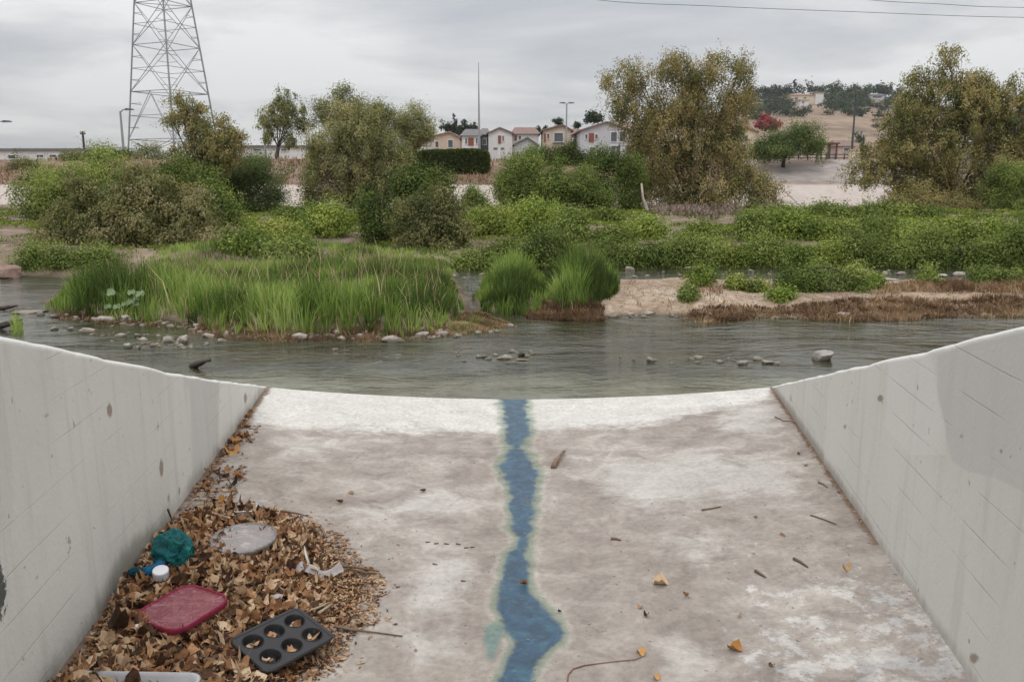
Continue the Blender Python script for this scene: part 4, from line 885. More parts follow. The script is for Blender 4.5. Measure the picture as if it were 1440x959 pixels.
R1 = [(122,464,28,9,'rounded pale rock in dark water before the flat slab beside the reed island'),(176,446,17,10,'round pinkish rock at the end of the flat slab by the reed island'),(147,447,40,9,'long flat slab lying along the edge of the reed island'),
 (192,436,22,11,'pale rock tucked against the dark reeds under broad leaves'),(75,461,17,6,'low pale stone nearest the wing wall in the dark water'),(98,461,17,7,'low stone between the wall-side stone and the rounded pale rock'),(157,458,9,4,'tiny stone in front of the flat slab'),
 (192,470,15,6,'low stone alone in the stream below the pale tucked rock'),(143,471,9,4,'tiny stone below the rounded pale rock'),(180,485,17,8,'half-sunk pinkish stone with a small riffle beside the wall side of the stream'),(193,488,10,6,'small stone touching the half-sunk pinkish stone'),
 (236,474,14,15,'upright tilted rock leaning on a wide pale rock'),(253,477,30,12,'wide pale rock with an upright rock leaning on it'),(292,471,22,8,'flat pale rock in the stream between the leaning pair and the reeds'),(319,468,9,12,'small pointed rock at the foot of the reeds'),
 (302,453,35,8,'long flat brown slab under the reed edge'),(377,465,13,8,'small brown stone on the muddy reed edge'),(395,462,11,6,'small flat stone on the muddy reed edge beside the brown one'),(422,471,27,12,'large pale rock at the middle of the reed island edge'),
 (447,471,9,6,'small stone close beside the large pale reed-edge rock'),(447,457,10,6,'little stone sitting in the brown grass above the large pale reed-edge rock'),(37,438,46,6,'long low pinkish bar of stone in the side stream'),(55,440,16,8,'dark stone at the end of the long pinkish bar'),
 (470,491,14,4,'barely wet pale stone out in the stream'),(549,474,40,13,'biggest pale flat-topped rock before the reeds'),(592,468,26,13,'rounded grey rock beside the biggest flat-topped rock'),(620,468,28,6,'low flat rock where the reed island meets the grass spit'),
 (718,457,13,7,'pale pebble at the tip of the grass spit'),(710,502,28,7,'low pinkish rock in mid river in front of the dark lump'),(680,500,12,6,'small grey stone breaking the water beside the low pinkish rock'),(735,506,22,3,'barely showing stone trailing from the low pinkish rock'),
 (915,504,21,10,'brown rock alone in the river below the gravel bar'),(880,438,30,8,'wide pale slab at the water line of the gravel bar'),(912,440,24,6,'flat pale stone next to the wide slab on the gravel bar'),(850,443,15,5,'small pale stone at the reed end of the gravel bar'),
 (638,387,10,7,'white stone in the gap between the reed beds'),(763,387,9,4,'white stone glimpsed behind the rounded reed clump'),(887,376,15,6,'white stone in the back channel behind the seed-stalk reeds'),(507,470,10,6,'small stone in the weeds at the reed edge'),
 (1080,508,24,8,'pale flat rock in the river nearer the large boulder'),(1044,509,22,9,'low brownish rock beside the pale flat one in the river'),(975,376,28,6,'wide pale stone across the back channel'),(979,382,18,5,'pale stone just below the wide one in the back channel'),
 (1089,368,20,6,'whitish stone against the far leafy bank'),(967,400,18,8,'pale stone at the back of the gravel bar beside the yellow-green sprig'),(1082,385,9,6,'small stone in the back channel before the leafy bank'),(1217,380,18,5,'first of the pale stones past the leafy bush in the back channel'),
 (1269,383,18,8,'grey-white stone in the back channel between two flat ones'),(1254,393,28,6,'flat pale stone nearest the bar in the back channel'),(1326,387,26,5,'long flat stone in the back channel beside the largest one'),(1353,383,24,11,'largest pale stone of the back channel'),
 (1245,383,12,4,'small flat stone in the back channel before the grey-white one'),(1012,369,10,5,'small pale stone at the foot of the far bank'),(1185,441,25,13,'pinkish rock set in the matted dead grass'),(1432,402,11,5,'small white stone at the far end of the gravel bar'),
 (1029,389,8,5,'tiny stone in the open back channel'),(1145,370,16,4,'flat stone under the far leafy mounds')]
for i, (a, b, wd, ht, lb) in enumerate(R1):
    rock(a, b, wd, ht, lb, i + 1, mat='rock' if i not in (5, 7, 9, 22, 29, 31, 39, 40) else 'dark_rock', tilt=(-.9 if 'upright' in lb else 0))
rock(1159, 497, 33, 20, 'largest dark boulder standing in the open river', 91, 'dark_rock')
M['black_rock'] = rock_mat('black_rock', (.02, .02, .02), (.045, .045, .04), (.08, .075, .07))
rock(733, 498, 15, 7, 'small black stone beside the low pinkish river rock', 92, 'black_rock')
M['red_rock'] = rock_mat('red_rock', (.14, .09, .07), (.24, .16, .13), (.34, .25, .21), False)
b_ = W(12, 384, 14.0)
for a, b, wd, ht, lb, s in ((8, 374, 40, 26, 'reddish boulder at the water line under the brown bank', 94), (24, 350, 34, 34, 'brown boulder stacked above the reddish one on the bank', 95), (-14, 356, 44, 34, 'brown boulder half out of view on the bank', 96)):
    if a > -10: rock(a, b, wd, ht, lb, s, 'red_rock', zb=.05)
# gravel on the bar: pale cobbles nobody could count
rg = np.random.default_rng(8)
gp = sample_poly(world_poly([(745,440),(870,443),(960,441),(1120,430),(1320,424),(1440,420),(1440,404),(1240,410),(1000,406),(880,406),(870,425)], .1), 700, rg)
ico = rock_mesh(1, .8, .5, 4, sub=1); iv = np.array([v.co[:] for v in ico.vertices]); ifc = np.array([p.vertices[:] for p in ico.polygons])
H0, _ = land_h(gp[:, 0], gp[:, 1]); sz = rg.uniform(.005, .022, len(gp)) * rg.uniform(.5, 1.4, len(gp)); an = rg.uniform(0, 6.28, len(gp))
Rm = np.stack([np.stack([np.cos(an), -np.sin(an), 0 * an], -1), np.stack([np.sin(an), np.cos(an), 0 * an], -1), np.stack([0 * an, 0 * an, 1 + 0 * an], -1)], 1)
V = np.einsum('nij,kj->nki', Rm, iv) * sz[:, None, None] + np.stack([gp[:, 0], gp[:, 1], H0 + .004], -1)[:, None]
Fq = (np.arange(len(gp))[:, None, None] * len(iv) + ifc[None]).reshape(-1, 3)
put('gravel', mesh_np('gravel', V.reshape(-1, 3), Fq), M['rock'], label='pale cobbles and gravel strewn over the bar', cat='gravel', kind='stuff')

pebble_at = np.concatenate([sample_poly(world_poly(q_), n_, rg) for q_, n_ in (([(60,448),(230,462),(345,476),(620,478),(725,466),(620,466),(345,468),(225,452),(80,442)], 150), ([(120,462),(330,480),(300,496),(140,480)], 40), ([(650,380),(1440,380),(1440,396),(650,396)], 110), ([(830,446),(1000,450),(1440,444),(1440,440),(1000,446),(840,442)], 90), ([(640,496),(760,494),(780,508),(650,508)], 14), ([(870,500),(1110,504),(1100,514),(880,512)], 18))])
sz = rg.uniform(.02, .07, len(pebble_at)) * rg.uniform(.5, 1.3, len(pebble_at)); an = rg.uniform(0, 6.28, len(pebble_at))
ico = rock_mesh(1, .7, .45, 12, sub=2); iv = np.array([v.co[:] for v in ico.vertices]); ifc = np.array([p.vertices[:] for p in ico.polygons])
Rm = np.stack([np.stack([np.cos(an), -np.sin(an), 0 * an], -1), np.stack([np.sin(an), np.cos(an), 0 * an], -1), np.stack([0 * an, 0 * an, 1 + 0 * an], -1)], 1)
V = np.einsum('nij,kj->nki', Rm, iv) * sz[:, None, None] + np.stack([pebble_at[:, 0], pebble_at[:, 1], np.maximum(land_h(pebble_at[:, 0], pebble_at[:, 1])[0], 0)], -1)[:, None]
Fq = (np.arange(len(pebble_at))[:, None, None] * len(iv) + ifc[None]).reshape(-1, 3)
put('pebbles', mesh_np('pebbles', V.reshape(-1, 3), Fq), M['rock'], label='small wet stones scattered through the shallows', cat='pebbles', kind='stuff')
# drift wood
def stick(label, pts, r, mat='bark', name='stick', cat='stick', n=6, z=0., group=None):
    P = [q if isinstance(q, Vector) else G(*q) for q in pts]
    c = sum(P, Vector()) / len(P); g = Geo(); m_ = len(P)
    r *= .72 if n == 5 else 1.
    g.tube([p - c for p in P], [r * (1 - .55 * i / max(1, m_ - 1)) * (1 + .15 * sin(i * 2.1)) for i in range(m_)], n)
    return put(name, g.mesh(name, smooth=True), M[mat], label=label, cat=cat, group=group, loc=c)
M['wet_wood'] = plain('wet_wood', (.06, .05, .04), .6, .3, 8, .5, .01)
M['grey_wood'] = plain('grey_wood', (.22, .18, .15), .9, .3, 8, .5, .01)
M['tan_wood'] = plain('tan_wood', (.42, .33, .23), .9, .25, 8, .5, .01)
stick('dark drift branch in the side stream by the end of the wing wall', [(0,459,.03),(10,456,.06),(20,452,.05),(30,450,.02)], .035, 'wet_wood', 'branch', 'branch')
stick('thin dark branch lying in the side stream above the drift branch', [(0,434,.01),(12,432,.04),(24,430,.02)], .03, 'wet_wood', 'branch', 'branch')
stick('bent dark stick poking out of the stream near the wing wall', [(270,515,.0),(280,511,.05),(290,507,.08),(296,506,.08)], .03, 'wet_wood', 'branch', 'branch')
stick('pale leaning dead trunk beside the dark leafy bush', [W(917,312,34), W(910,296,34), W(904,278,34), W(902,258,34)], .09, 'pale_bark', 'dead_trunk', 'tree trunk')
for i, (pts, lb) in enumerate([([(905,300,.4),(930,304,.35),(965,310,.3)], 'grey fallen branch under the tall willow, the longest'), ([(935,306,.4),(960,300,.5),(985,303,.4)], 'grey fallen branch crossing the longest one'), ([(1005,305,.3),(1018,299,.6),(1030,304,.4)], 'arched grey branch of the brushwood pile'), ([(1000,309,.4),(1025,305,.4),(1042,310,.3)], 'flat grey branch at the foot of the brushwood pile')]):
    stick(lb, [W(a, b, 33.5) for a, b, c in pts], .07, 'grey_wood', 'branch', 'branch')
M['brushwood'] = foliage_mat('brushwood', st((.14, .10, .08), (.24, .18, .15), (.34, .27, .23)), .05)
reed_bed('tangle of dead grey brushwood under the tall willow', [(905,306),(960,302),(1000,306),(1045,304),(1045,314),(990,318),(940,314)], 2500, lambda a, b: .4 + 0 * a, 520, mat='brushwood', wd=.05, lean=.9, tbias=.5, name='brushwood')

# ================================================================= LATTICE TOWER
def lerp(a, b, t): return a + (b - a) * t
tc = W(247, 232, 100); tz = float(terrain(tc.x, 100)) - .2; tc.z = tz
tower = thing('lattice_tower', tc, 'tall steel lattice power tower rising out of the frame behind the feathery tree', 'power tower')
def trad(z): return 5.2 - z * .118 if z < 33 else max(1.1, 5.2 - 33 * .118)
TH = radians(22)
def corner(k, z): r = trad(z); return Vector((r * cos(TH + k * pi / 2), r * sin(TH + k * pi / 2), z))
for k in range(4):
    Geo_ = Geo(); Geo_.tube([corner(k, z) for z in (-.3, 33, 44)], [.11, .09, .07], 4); put('leg', Geo_.mesh('leg'), M['steel'], tower)
    Geo().box((0, 0, 0), (1, 1, 1))
lev = [0, 2.8, 8.2, 13.4, 18.0, 22.2, 26.0, 29.6, 33, 36.5, 40, 44]
for i in range(len(lev) - 1):
    z0, z1 = lev[i], lev[i + 1]
    for k in range(4):
        g = Geo(); a0, a1, b0, b1 = corner(k, z0), corner(k, z1), corner(k + 1, z0), corner(k + 1, z1)
        if i == 0: g.tube([a0.lerp(a1, .1), b1], .045, 4); g.tube([b0.lerp(b1, .1), a1], .045, 4)
        elif i == 1:
            mid = a1.lerp(b1, .5); g.tube([a0, mid], .045, 4); g.tube([b0, mid], .045, 4)
        else: g.tube([a0, b1], .045, 4); g.tube([b0, a1], .045, 4)
        g.tube([a1, b1], .045, 4)
        if 0 < i < 8:
            m0, m1 = a0.lerp(a1, .5), b0.lerp(b1, .5); c_ = a0.lerp(b1, .5)
            g.tube([m0, m1], .035, 4); q0, q1 = a0.lerp(b1, .25), b0.lerp(a1, .25)
            g.tube([a0.lerp(a1, .25), q0], .03, 4); g.tube([b0.lerp(b1, .25), q1], .03, 4)
            g.tube([a0.lerp(a1, .75), b0.lerp(a1, .75)], .03, 4); g.tube([b0.lerp(b1, .75), a0.lerp(b1, .75)], .03, 4)
        put('brace', g.mesh('brace'), M['steel'], tower)
    if i % 2 == 1:
        g = Geo(); g.tube([corner(0, z1), corner(2, z1)], .04, 4); g.tube([corner(1, z1), corner(3, z1)], .04, 4); put('cross_brace', g.mesh('cross_brace'), M['steel'], tower)
for z in (34, 38.5, 43):
    g = Geo(); g.tube([(-5.5, 0, z), (5.5, 0, z)], .09, 4); g.tube([(-5.5, 0, z), (0, 0, z + 1.4), (5.5, 0, z)], .06, 4); put('cross_arm', g.mesh('cross_arm'), M['steel'], tower)
def wire(label, pts, r=.028):
    P = [W(a, b, d) for a, b, d in pts]; c = P[0]; Q = []
    for i in range(len(P) - 1):
        p0, p1, p2, p3 = P[max(i - 1, 0)], P[i], P[i + 1], P[min(i + 2, len(P) - 1)]
        for s in range(8):
            u = s / 8; Q.append(.5 * ((2 * p1) + (p2 - p0) * u + (2 * p0 - 5 * p1 + 4 * p2 - p3) * u * u + (3 * p1 - p0 - 3 * p2 + p3) * u ** 3))
    Q.append(P[-1]); g = Geo(); g.tube([q - c for q in Q], r, 4)
    put('power_line', g.mesh('power_line'), M['dark_metal'], label=label, cat='power line', loc=c)
wire('longer power line crossing the sky above the dry hill, the lower of the two', [(300,-118,100),(560,-48,100),(820,-2,100),(1000,9,100),(1200,17,100),(1440,25,100),(1800,26,100)])
wire('upper power line entering the sky above the broad leaning willow', [(300,-190,100),(700,-96,100),(1000,-30,100),(1200,-2,100),(1320,6,100),(1440,11,100),(1800,12,100)])

# ================================================================= POLES AND LAMPS
def pole_to(name, label, cat, x0, ytop, ybase_px, d, r0, r1, arm=None, head=None, mat='steel', cross=None):
    b = gz(x0, d); top = W(x0, ytop, d); base = Vector((top.x, d, float(terrain(top.x, d)) - .2)); h = top.z - base.z
    root = thing(name, base, label, cat); g = Geo(); g.tube([(0, 0, 0), (0, 0, h * .5), (0, 0, h)], [r0, (r0 + r1) / 2, r1], 8); put('pole', g.mesh('pole', smooth=False), M[mat], root)
    k = mpp(d)
    if arm:
        for s in (arm if isinstance(arm, (list, tuple)) else [arm]):
            g = Geo(); g.tube([(0, 0, h * .985), (s * k * .5, 0, h + .15), (s * k, 0, h + .18)], [r1 * .8, r1 * .6, r1 * .6], 6); put('arm', g.mesh('arm'), M[mat], root)
            g = Geo(); sg = 1 if s > 0 else -1
            g.add([(s * k - .1 * sg, -.16, h + .1), (s * k + .75 * sg, -.13, h + .12), (s * k + .75 * sg, .13, h + .12), (s * k - .1 * sg, .16, h + .1), (s * k, -.1, h + .28), (s * k + .6 * sg, -.08, h + .24), (s * k + .6 * sg, .08, h + .24), (s * k, .1, h + .28)],
                  [(0, 3, 2, 1), (4, 5, 6, 7), (0, 1, 5, 4), (1, 2, 6, 5), (2, 3, 7, 6), (3, 0, 4, 7)]); put('lamp_head', g.mesh('lamp_head'), M['dark_metal'], root)
    if cross:
        g = Geo(); g.box((0, 0, h - .25), (cross * k, .12, .14)); put('crossarm', g.mesh('crossarm'), M['bark'], root)
        g = Geo()
        for q in (-.42, .42): g.tube([(cross * k * q, 0, h - .2), (cross * k * q, 0, h + .05)], .05, 6)
        put('insulators', g.mesh('insulators'), M['steel'], root)
    return root
pole_to('street_lamp', 'street lamp with a single arm beside the steel lattice tower', 'street lamp', 169, 157, 213, 78, .14, .09, arm=8)
pole_to('street_lamp', 'street lamp whose head alone shows at the sky edge above the low building', 'street lamp', -22, 174, 230, 75, .14, .09, arm=26)
pole_to('street_lamp', 'double-armed street lamp rising behind the tan gabled house', 'street lamp', 797, 147, 190, 115, .13, .09, arm=(3, -3))
pole_to('street_lamp', 'pale street lamp standing inside the sparse gappy levee tree', 'street lamp', 371, 174, 225, 62, .10, .07, arm=6)
pole_to('utility_pole', 'wooden utility pole with a short crossarm at the end of the low white building', 'utility pole', 116, 185, 225, 92, .15, .11, cross=7, mat='bark')
pole_to('radio_mast', 'very tall thin mast rising behind the clipped hedge', 'mast', 673, 88, 215, 95, .17, .03, mat='steel')
pole_to('light_pole', 'thin dark pole before the dry hillside between the round tree and broad willow', 'pole', 1204, 132, 220, 62, .09, .05, mat='dark_metal')
pole_to('sign_post', 'short white post beside the clipped hedge', 'post', 702, 208, 222, 66, .12, .12, mat='frame')
pole_to('sign_post', 'white post in the gap before the small white house with a red shutter', 'post', 584, 210, 222, 62, .10, .10, mat='frame')

# rail fence along the levee crest
fx0, fx1 = gz(1060, 58.6), gz(1215, 58.6)
fence = thing('rail_fence', Vector((fx0.x, 58.6, fx0.z)), 'low dark rail fence along the levee crest behind the round tree', 'fence')
Lf = fx1.x - fx0.x
for zz_ in (.18, .42):
    g = Geo(); g.box((Lf / 2, 0, zz_), (Lf, .05, .06)); put('rail', g.mesh('rail'), M['dark_metal'], fence)
for i in range(13):
    g = Geo(); g.box((Lf * i / 12, .03, .2), (.07, .07, .62)); put('post', g.mesh('post'), M['dark_metal'], fence)
g = Geo(); b = gz(1202, 58.2); g.box((0, 0, .35), (.55, .45, .7)); g.box((0, 0, .72), (.62, .52, .06)); put('utility_box', g.mesh('utility_box'), M['cream_wall'], label='small pale utility box by the rail fence and thin dark pole', cat='utility box', loc=b)

# ================================================================= BUILDINGS
def building(name, label, d, x0, x1, ybase, yeave, peak=None, wall='white_wall', roof='roof_brown', wins=(), panels=(), depth=9., flat=False, over=.35, cat='house', extra=()):
    """front face at distance d; all px rectangles are openings on that front"""
    A, B = W(x0, ybase, d), W(x1, ybase, d); ze = W(720, yeave, d).z
    base = Vector(((A.x + B.x) / 2, d, min(A.z, float(terrain((A.x + B.x) / 2, d)) - .3))); root = thing(name, base, label, cat)
    hw = (B.x - A.x) / 2; he = ze - base.z; g = Geo()
    if peak:
        pxx = W(peak[0], 200, d).x - base.x; hp = W(720, peak[1], d).z - base.z
        g.prism([(-hw, 0), (hw, 0), (hw, he), (pxx, hp), (-hw, he)], 0, depth)
    else: g.box((0, depth / 2, he / 2), (2 * hw, depth, he))
    put('wall', g.mesh('wall'), M[wall], root); g = Geo(); th = .22
    if peak:
        for sgn, hx in ((-1, -hw), (1, hw)):
            sl = (hp - he) / (abs(hx - pxx) + 1e-6); ex = hx + sgn * over; ez = he - sl * over
            g.prism([(pxx, hp + .02), (ex, ez + .02), (ex, ez + th), (pxx, hp + th)] if sgn < 0 else [(ex, ez + .02), (pxx, hp + .02), (pxx, hp + th), (ex, ez + th)], -over, depth + over)
    elif flat: g.box((0, depth / 2, he + .12), (2 * hw + .5, depth + .5, .24))
    else:
        g.add([(-hw - over, -over, he + .02), (hw + over, -over, he + .02), (hw + over, depth + over, he + .02), (-hw - over, depth + over, he + .02), (-hw * .8, depth / 2, he + 1.3), (hw * .8, depth / 2, he + 1.3)],
              [(3, 2, 1, 0), (0, 1, 5, 4), (2, 3, 4, 5), (1, 2, 5), (3, 0, 4)])
    put('roof', g.mesh('roof'), M[roof], root)
    for q in wins:
        a, b = W(q[0], q[3], d), W(q[2], q[1], d); cx_, cz_ = (a.x + b.x) / 2 - base.x, (a.z + b.z) / 2 - base.z; ww, hh = b.x - a.x, b.z - a.z
        g = Geo(); t_ = .09
        for sx_ in (-1, 1): g.box((cx_ + sx_ * (ww / 2), -.05, cz_), (t_, .12, hh + t_ * 2))
        for sz_ in (-1, 1): g.box((cx_, -.048, cz_ + sz_ * (hh / 2)), (ww - t_, .11, t_))
        if ww > 1.4: g.box((cx_, -.046, cz_), (t_ * .7, .1, hh - t_))
        wn = put('window', g.mesh('window'), M['frame'], root)
        g = Geo(); g.box((cx_, -.01, cz_), (ww - t_ * .9, .03, hh - t_ * .9)); put('pane', g.mesh('pane'), M['glass'], wn)
    for q in panels:
        a, b = W(q[0], q[3], d), W(q[2], q[1], d); g = Geo(); g.box(((a.x + b.x) / 2 - base.x, -.06, (a.z + b.z) / 2 - base.z), (b.x - a.x, .09, b.z - a.z))
        put(q[5] if len(q) > 5 else 'shutter', g.mesh('panel'), M[q[4]], root)
    for fn in extra: fn(root, base)
    return root
building('house', 'large white gabled house beside the mast, with an orange shutter in its gable', 132, 687, 720, 224, 188, (703, 181), 'white_wall', 'roof_brown', wins=[(706,191,709,199)], panels=[(700.5,191,704.5,202,'orange'),(694,208,709,210,'dark_wall','awning')], depth=11)
building('house', 'long pale wing of the white gabled house with a small red shutter', 133.2, 720.2, 757, 224, 189, None, 'white_wall', 'roof_brown', wins=[(729,191,733,197)], panels=[(723.5,191,727,198,'orange')], depth=8, cat='house')
building('garage', 'low grey lean-to garage in front of the long pale wing', 124, 724, 755, 222, 204, (742, 195), 'grey_wall', 'roof_grey', depth=5)
building('house', 'tan gabled house under the double-armed street lamp', 128, 764, 803, 224, 184, (791, 177), 'tan_wall', 'roof_brown', wins=[(769,188,773,196),(779,187,792,200)], panels=[(764.8,188,767.5,200,'orange'),(777,201,794,203,'dark_wall','balcony')], depth=10)
building('house', 'big pale grey gabled house partly hidden by the tall willow', 122, 815, 889, 224, 185, (852, 173), 'grey_wall', 'roof_brown', wins=[(822.5,189,826.5,196),(836.5,189,841,196),(858.5,186,868,200),(870.5,185,880,200),(829,207,837,219),(859,205,873,219),(880,204,887,216)], panels=[(828,187.5,835.2,200,'orange')], depth=11)
building('house', 'dark grey house set back between the tan and the big grey houses', 150, 801, 818, 224, 190, None, 'dark_wall', 'roof_brown', depth=8, wins=[(805,195,811,204)])
building('house', 'tan house with a flat pinkish parapet behind the clipped hedge', 140, 603, 647, 222, 194, (632, 187), 'tan_wall', 'roof_tan', wins=[(630,197,637,208),(612,199,617,208)], depth=9)
building('house', 'white house with a broad orange shutter behind the clipped hedge', 130, 650, 675, 222, 191.5, None, 'white_wall', 'roof_grey', wins=[(654,194,657,203),(669,194,672,203)], panels=[(658.5,194,666,205,'orange')], depth=9)
building('house', 'dark slate house squeezed beside the white house with a broad orange shutter', 134, 675.5, 686.5, 222, 190, None, 'dark_wall', 'roof_grey', wins=[(678,195,684,204)], depth=9)
building('house', 'small white house with a dark red shutter behind the levee tree', 118, 574, 600, 224, 196, None, 'white_wall', 'roof_grey', wins=[(588,200,592,208)], panels=[(579,202,586,214,'orange')], depth=8)
building('house', 'cream houses front glimpsed through the tall willow on its inner side', 135, 992, 1030, 224, 186, (1012, 179), 'cream_wall', 'roof_tan', wins=[(1000,189,1006,197),(1016,189,1024,198)], panels=[(998,203,1030,212,'dark_wall','awning')], depth=10)
building('house', 'cream house emerging past the outer side of the tall willow', 138, 1032, 1062, 224, 186, (1048, 180), 'cream_wall', 'roof_tan', wins=[(1046,191,1052,199),(1037,190,1042,197)], depth=10)
building('house', 'low cream building between the round tree and the thin dark pole', 150, 1140, 1163, 219, 204, None, 'cream_wall', 'roof_tan', wins=[(1146,207,1150,212)], depth=8)
building('house', 'low pinkish building just past the little pergola', 155, 1178, 1202, 219, 206, None, 'pink_wall', 'roof_brown', wins=[(1186,208,1195,213)], depth=8)
def pergola():
    d = 140; a, b = W(1164, 219, d), W(1177, 203, d); base = Vector(((a.x + b.x) / 2, d, a.z - 1.)); hw = (b.x - a.x) / 2; h = b.z - base.z
    root = thing('pergola', base, 'small dark pergola between the low cream and pinkish buildings', 'pergola')
    for x in (-hw, hw):
        for y in (0, 3): g = Geo(); g.box((x, y, h / 2), (.22, .22, h)); put('post', g.mesh('post'), M['brown_wall'], root)
    g = Geo(); g.box((0, 1.5, h + .12), (2 * hw + .7, 4, .22)); put('top', g.mesh('top'), M['brown_wall'], root)
pergola()
building('low_building', 'long low white building with a dark flat roof at the edge of the photo', 98, -60, 118, 232, 212, None, 'white_wall', 'roof_grey', wins=[(a, 217.5, a + 10, 222) for a in (52, 70, 82, 97)] + [(12,218,22,224)], flat=True, depth=12, cat='building')
building('shed', 'white shed wall seen behind the sparse gappy levee tree', 104, 325, 428, 228, 207.5, None, 'white_wall', 'roof_grey', wins=[(334,209.5,342,213),(356,209.5,368,213),(395,209.5,403,213)], flat=True, depth=10, cat='building')
building('house', 'white building glimpsed through gaps in the broad leaning willow', 130, 1376, 1412, 222, 178, None, 'white_wall', 'roof_brown', wins=[(1382,183,1390,192),(1398,183,1406,192)], depth=9)
building('building', 'dark brown building with flat roof at the edge beyond the broad leaning willow', 110, 1424, 1500, 226, 158, None, 'brown_wall', 'roof_grey', wins=[(1428,172,1434,184)], flat=True, depth=10, cat='building')
def hill_house(label, x0, x1, y0, y1, wall, roof, tower=None, wins=()):
    h = hit((x0 + x1) / 2, y1 + 1) or gz((x0 + x1) / 2, 700); d = h.y
    r = building('hill_house', label, d, x0, x1, y1 + 2, y0, None, wall, roof, wins=wins, depth=10, over=.8)
    if tower:
        a, b = W(tower[0], y1, d - 1), W(tower[1], tower[2], d - 1); bx = r.location; g = Geo()
        g.box(((a.x + b.x) / 2 - bx.x, 3 - 1, (b.z - bx.z) / 2), (b.x - a.x, 7, b.z - bx.z)); put('tower_wall', g.mesh('tower_wall'), M['white_wall'], r)
        g = Geo(); g.box(((a.x + b.x) / 2 - bx.x, 2, b.z - bx.z + .3), (b.x - a.x + 1.6, 8.2, .6)); put('tower_roof', g.mesh('tower_roof'), M['roof_tan'], r)
hill_house('white hilltop house with a square wing and tan roofs under the slim conifer', 1112, 1146, 134, 146, 'cream_wall', 'roof_tan', (1146, 1158, 131), wins=[(1118,137,1122,141),(1130,137,1134,141)])
hill_house('small white villa just below the hilltop house', 1125, 1137, 141, 149, 'white_wall', 'roof_tan', wins=[(1128,143,1131,146)])
hill_house('flat pale house under the broad spreading hilltop tree', 1222, 1246, 134, 140, 'grey_wall', 'roof_grey', wins=[(1227,135.5,1240,138)])
hill_house('tiny cream house low on the hill shoulder beside the tall willow', 1062, 1074, 146, 151, 'cream_wall', 'roof_tan')
hill_house('tiny white house among trees left of the hilltop villa', 1088, 1098, 141, 146, 'white_wall', 'roof_grey')
hill_house('tiny pinkish house among trees past the round-headed skyline tree', 1190, 1201, 143, 148, 'pink_wall', 'roof_brown')
hill_house('tiny grey house above the brush at the willow side of the hill', 1252, 1264, 150, 155, 'grey_wall', 'roof_grey')
hill_house('brown house on the lower hillside beside the broad willow', 1236, 1262, 167, 174, 'pink_wall', 'roof_brown', wins=[(1242,169,1250,172)])

# ================================================================= LEAF HEAP AND LITTER
PILE = [(45,975),(70,940),(110,895),(150,845),(185,795),(215,762),(240,735),(262,722),(300,712),(345,708),(400,712),(440,722),(478,745),(490,775),(508,795),(528,802),(520,832),(512,862),(478,872),(470,900),(455,925),(440,950),(430,985),(425,1100),(-150,1100)]
PW = []
for a, b in PILE:
    p = G(a, b, .13); PW.append((max(p.x, xl(p.y) - .02), p.y))
def heap(x, y):
    s = poly_sd(x, y, PW) + (fbm(x, y, .13, 12) - .5) * .10; wallb = np.clip(1 - (x - xl(y)) / .75, 0, 1)
    return np.where(s > 0, sstep(s, 0, .13) * (.022 + .045 * wallb) + .012 * sstep(s, 0, .1) * (fbm(x, y, .16, 3) - .3), 0)
def surf(x, y): return float(floorz(x, y) + heap(np.array([x]), np.array([y]))[0])
def GS(px, py, lift=0.):                # the point above the heap's own surface that the photo shows there
    z = .15
    for _ in range(7): p = G(px, py, z); z = surf(p.x, p.y) + lift
    return G(px, py, z)
ds = np.linspace(1.55, 3.75, 150); us = np.linspace(0, 1, 110)
Y, U = np.meshgrid(ds, us, indexing='ij'); X = xl(Y) + .001 + U * 1.25
hp_ = heap(X, Y); Z = floorz(X, Y) + hp_ - .006
V = np.stack([X, Y, Z], -1).reshape(-1, 3); Fq = grid_faces(150, 110); keep = (hp_.ravel()[Fq] > .003).all(1)
m, t, out = new_mat('leaf_mould'); M['mould'] = m; p = t.pos()
principled(t, out, t.ramp(t.noise(45, 6, .7, p), [(.35, (.05, .028, .016)), (.55, (.15, .085, .045)), (.72, (.32, .20, .115))]), .95, t.bump(t.noise(70, 5, .7, p), .8, .02), .1)
put('leaf_mould', mesh_np('leaf_mould', V, Fq[keep], smooth=True), M['mould'], label='dark crumbled leaf mould under the heap of dry leaves', cat='leaf litter', kind='stuff')

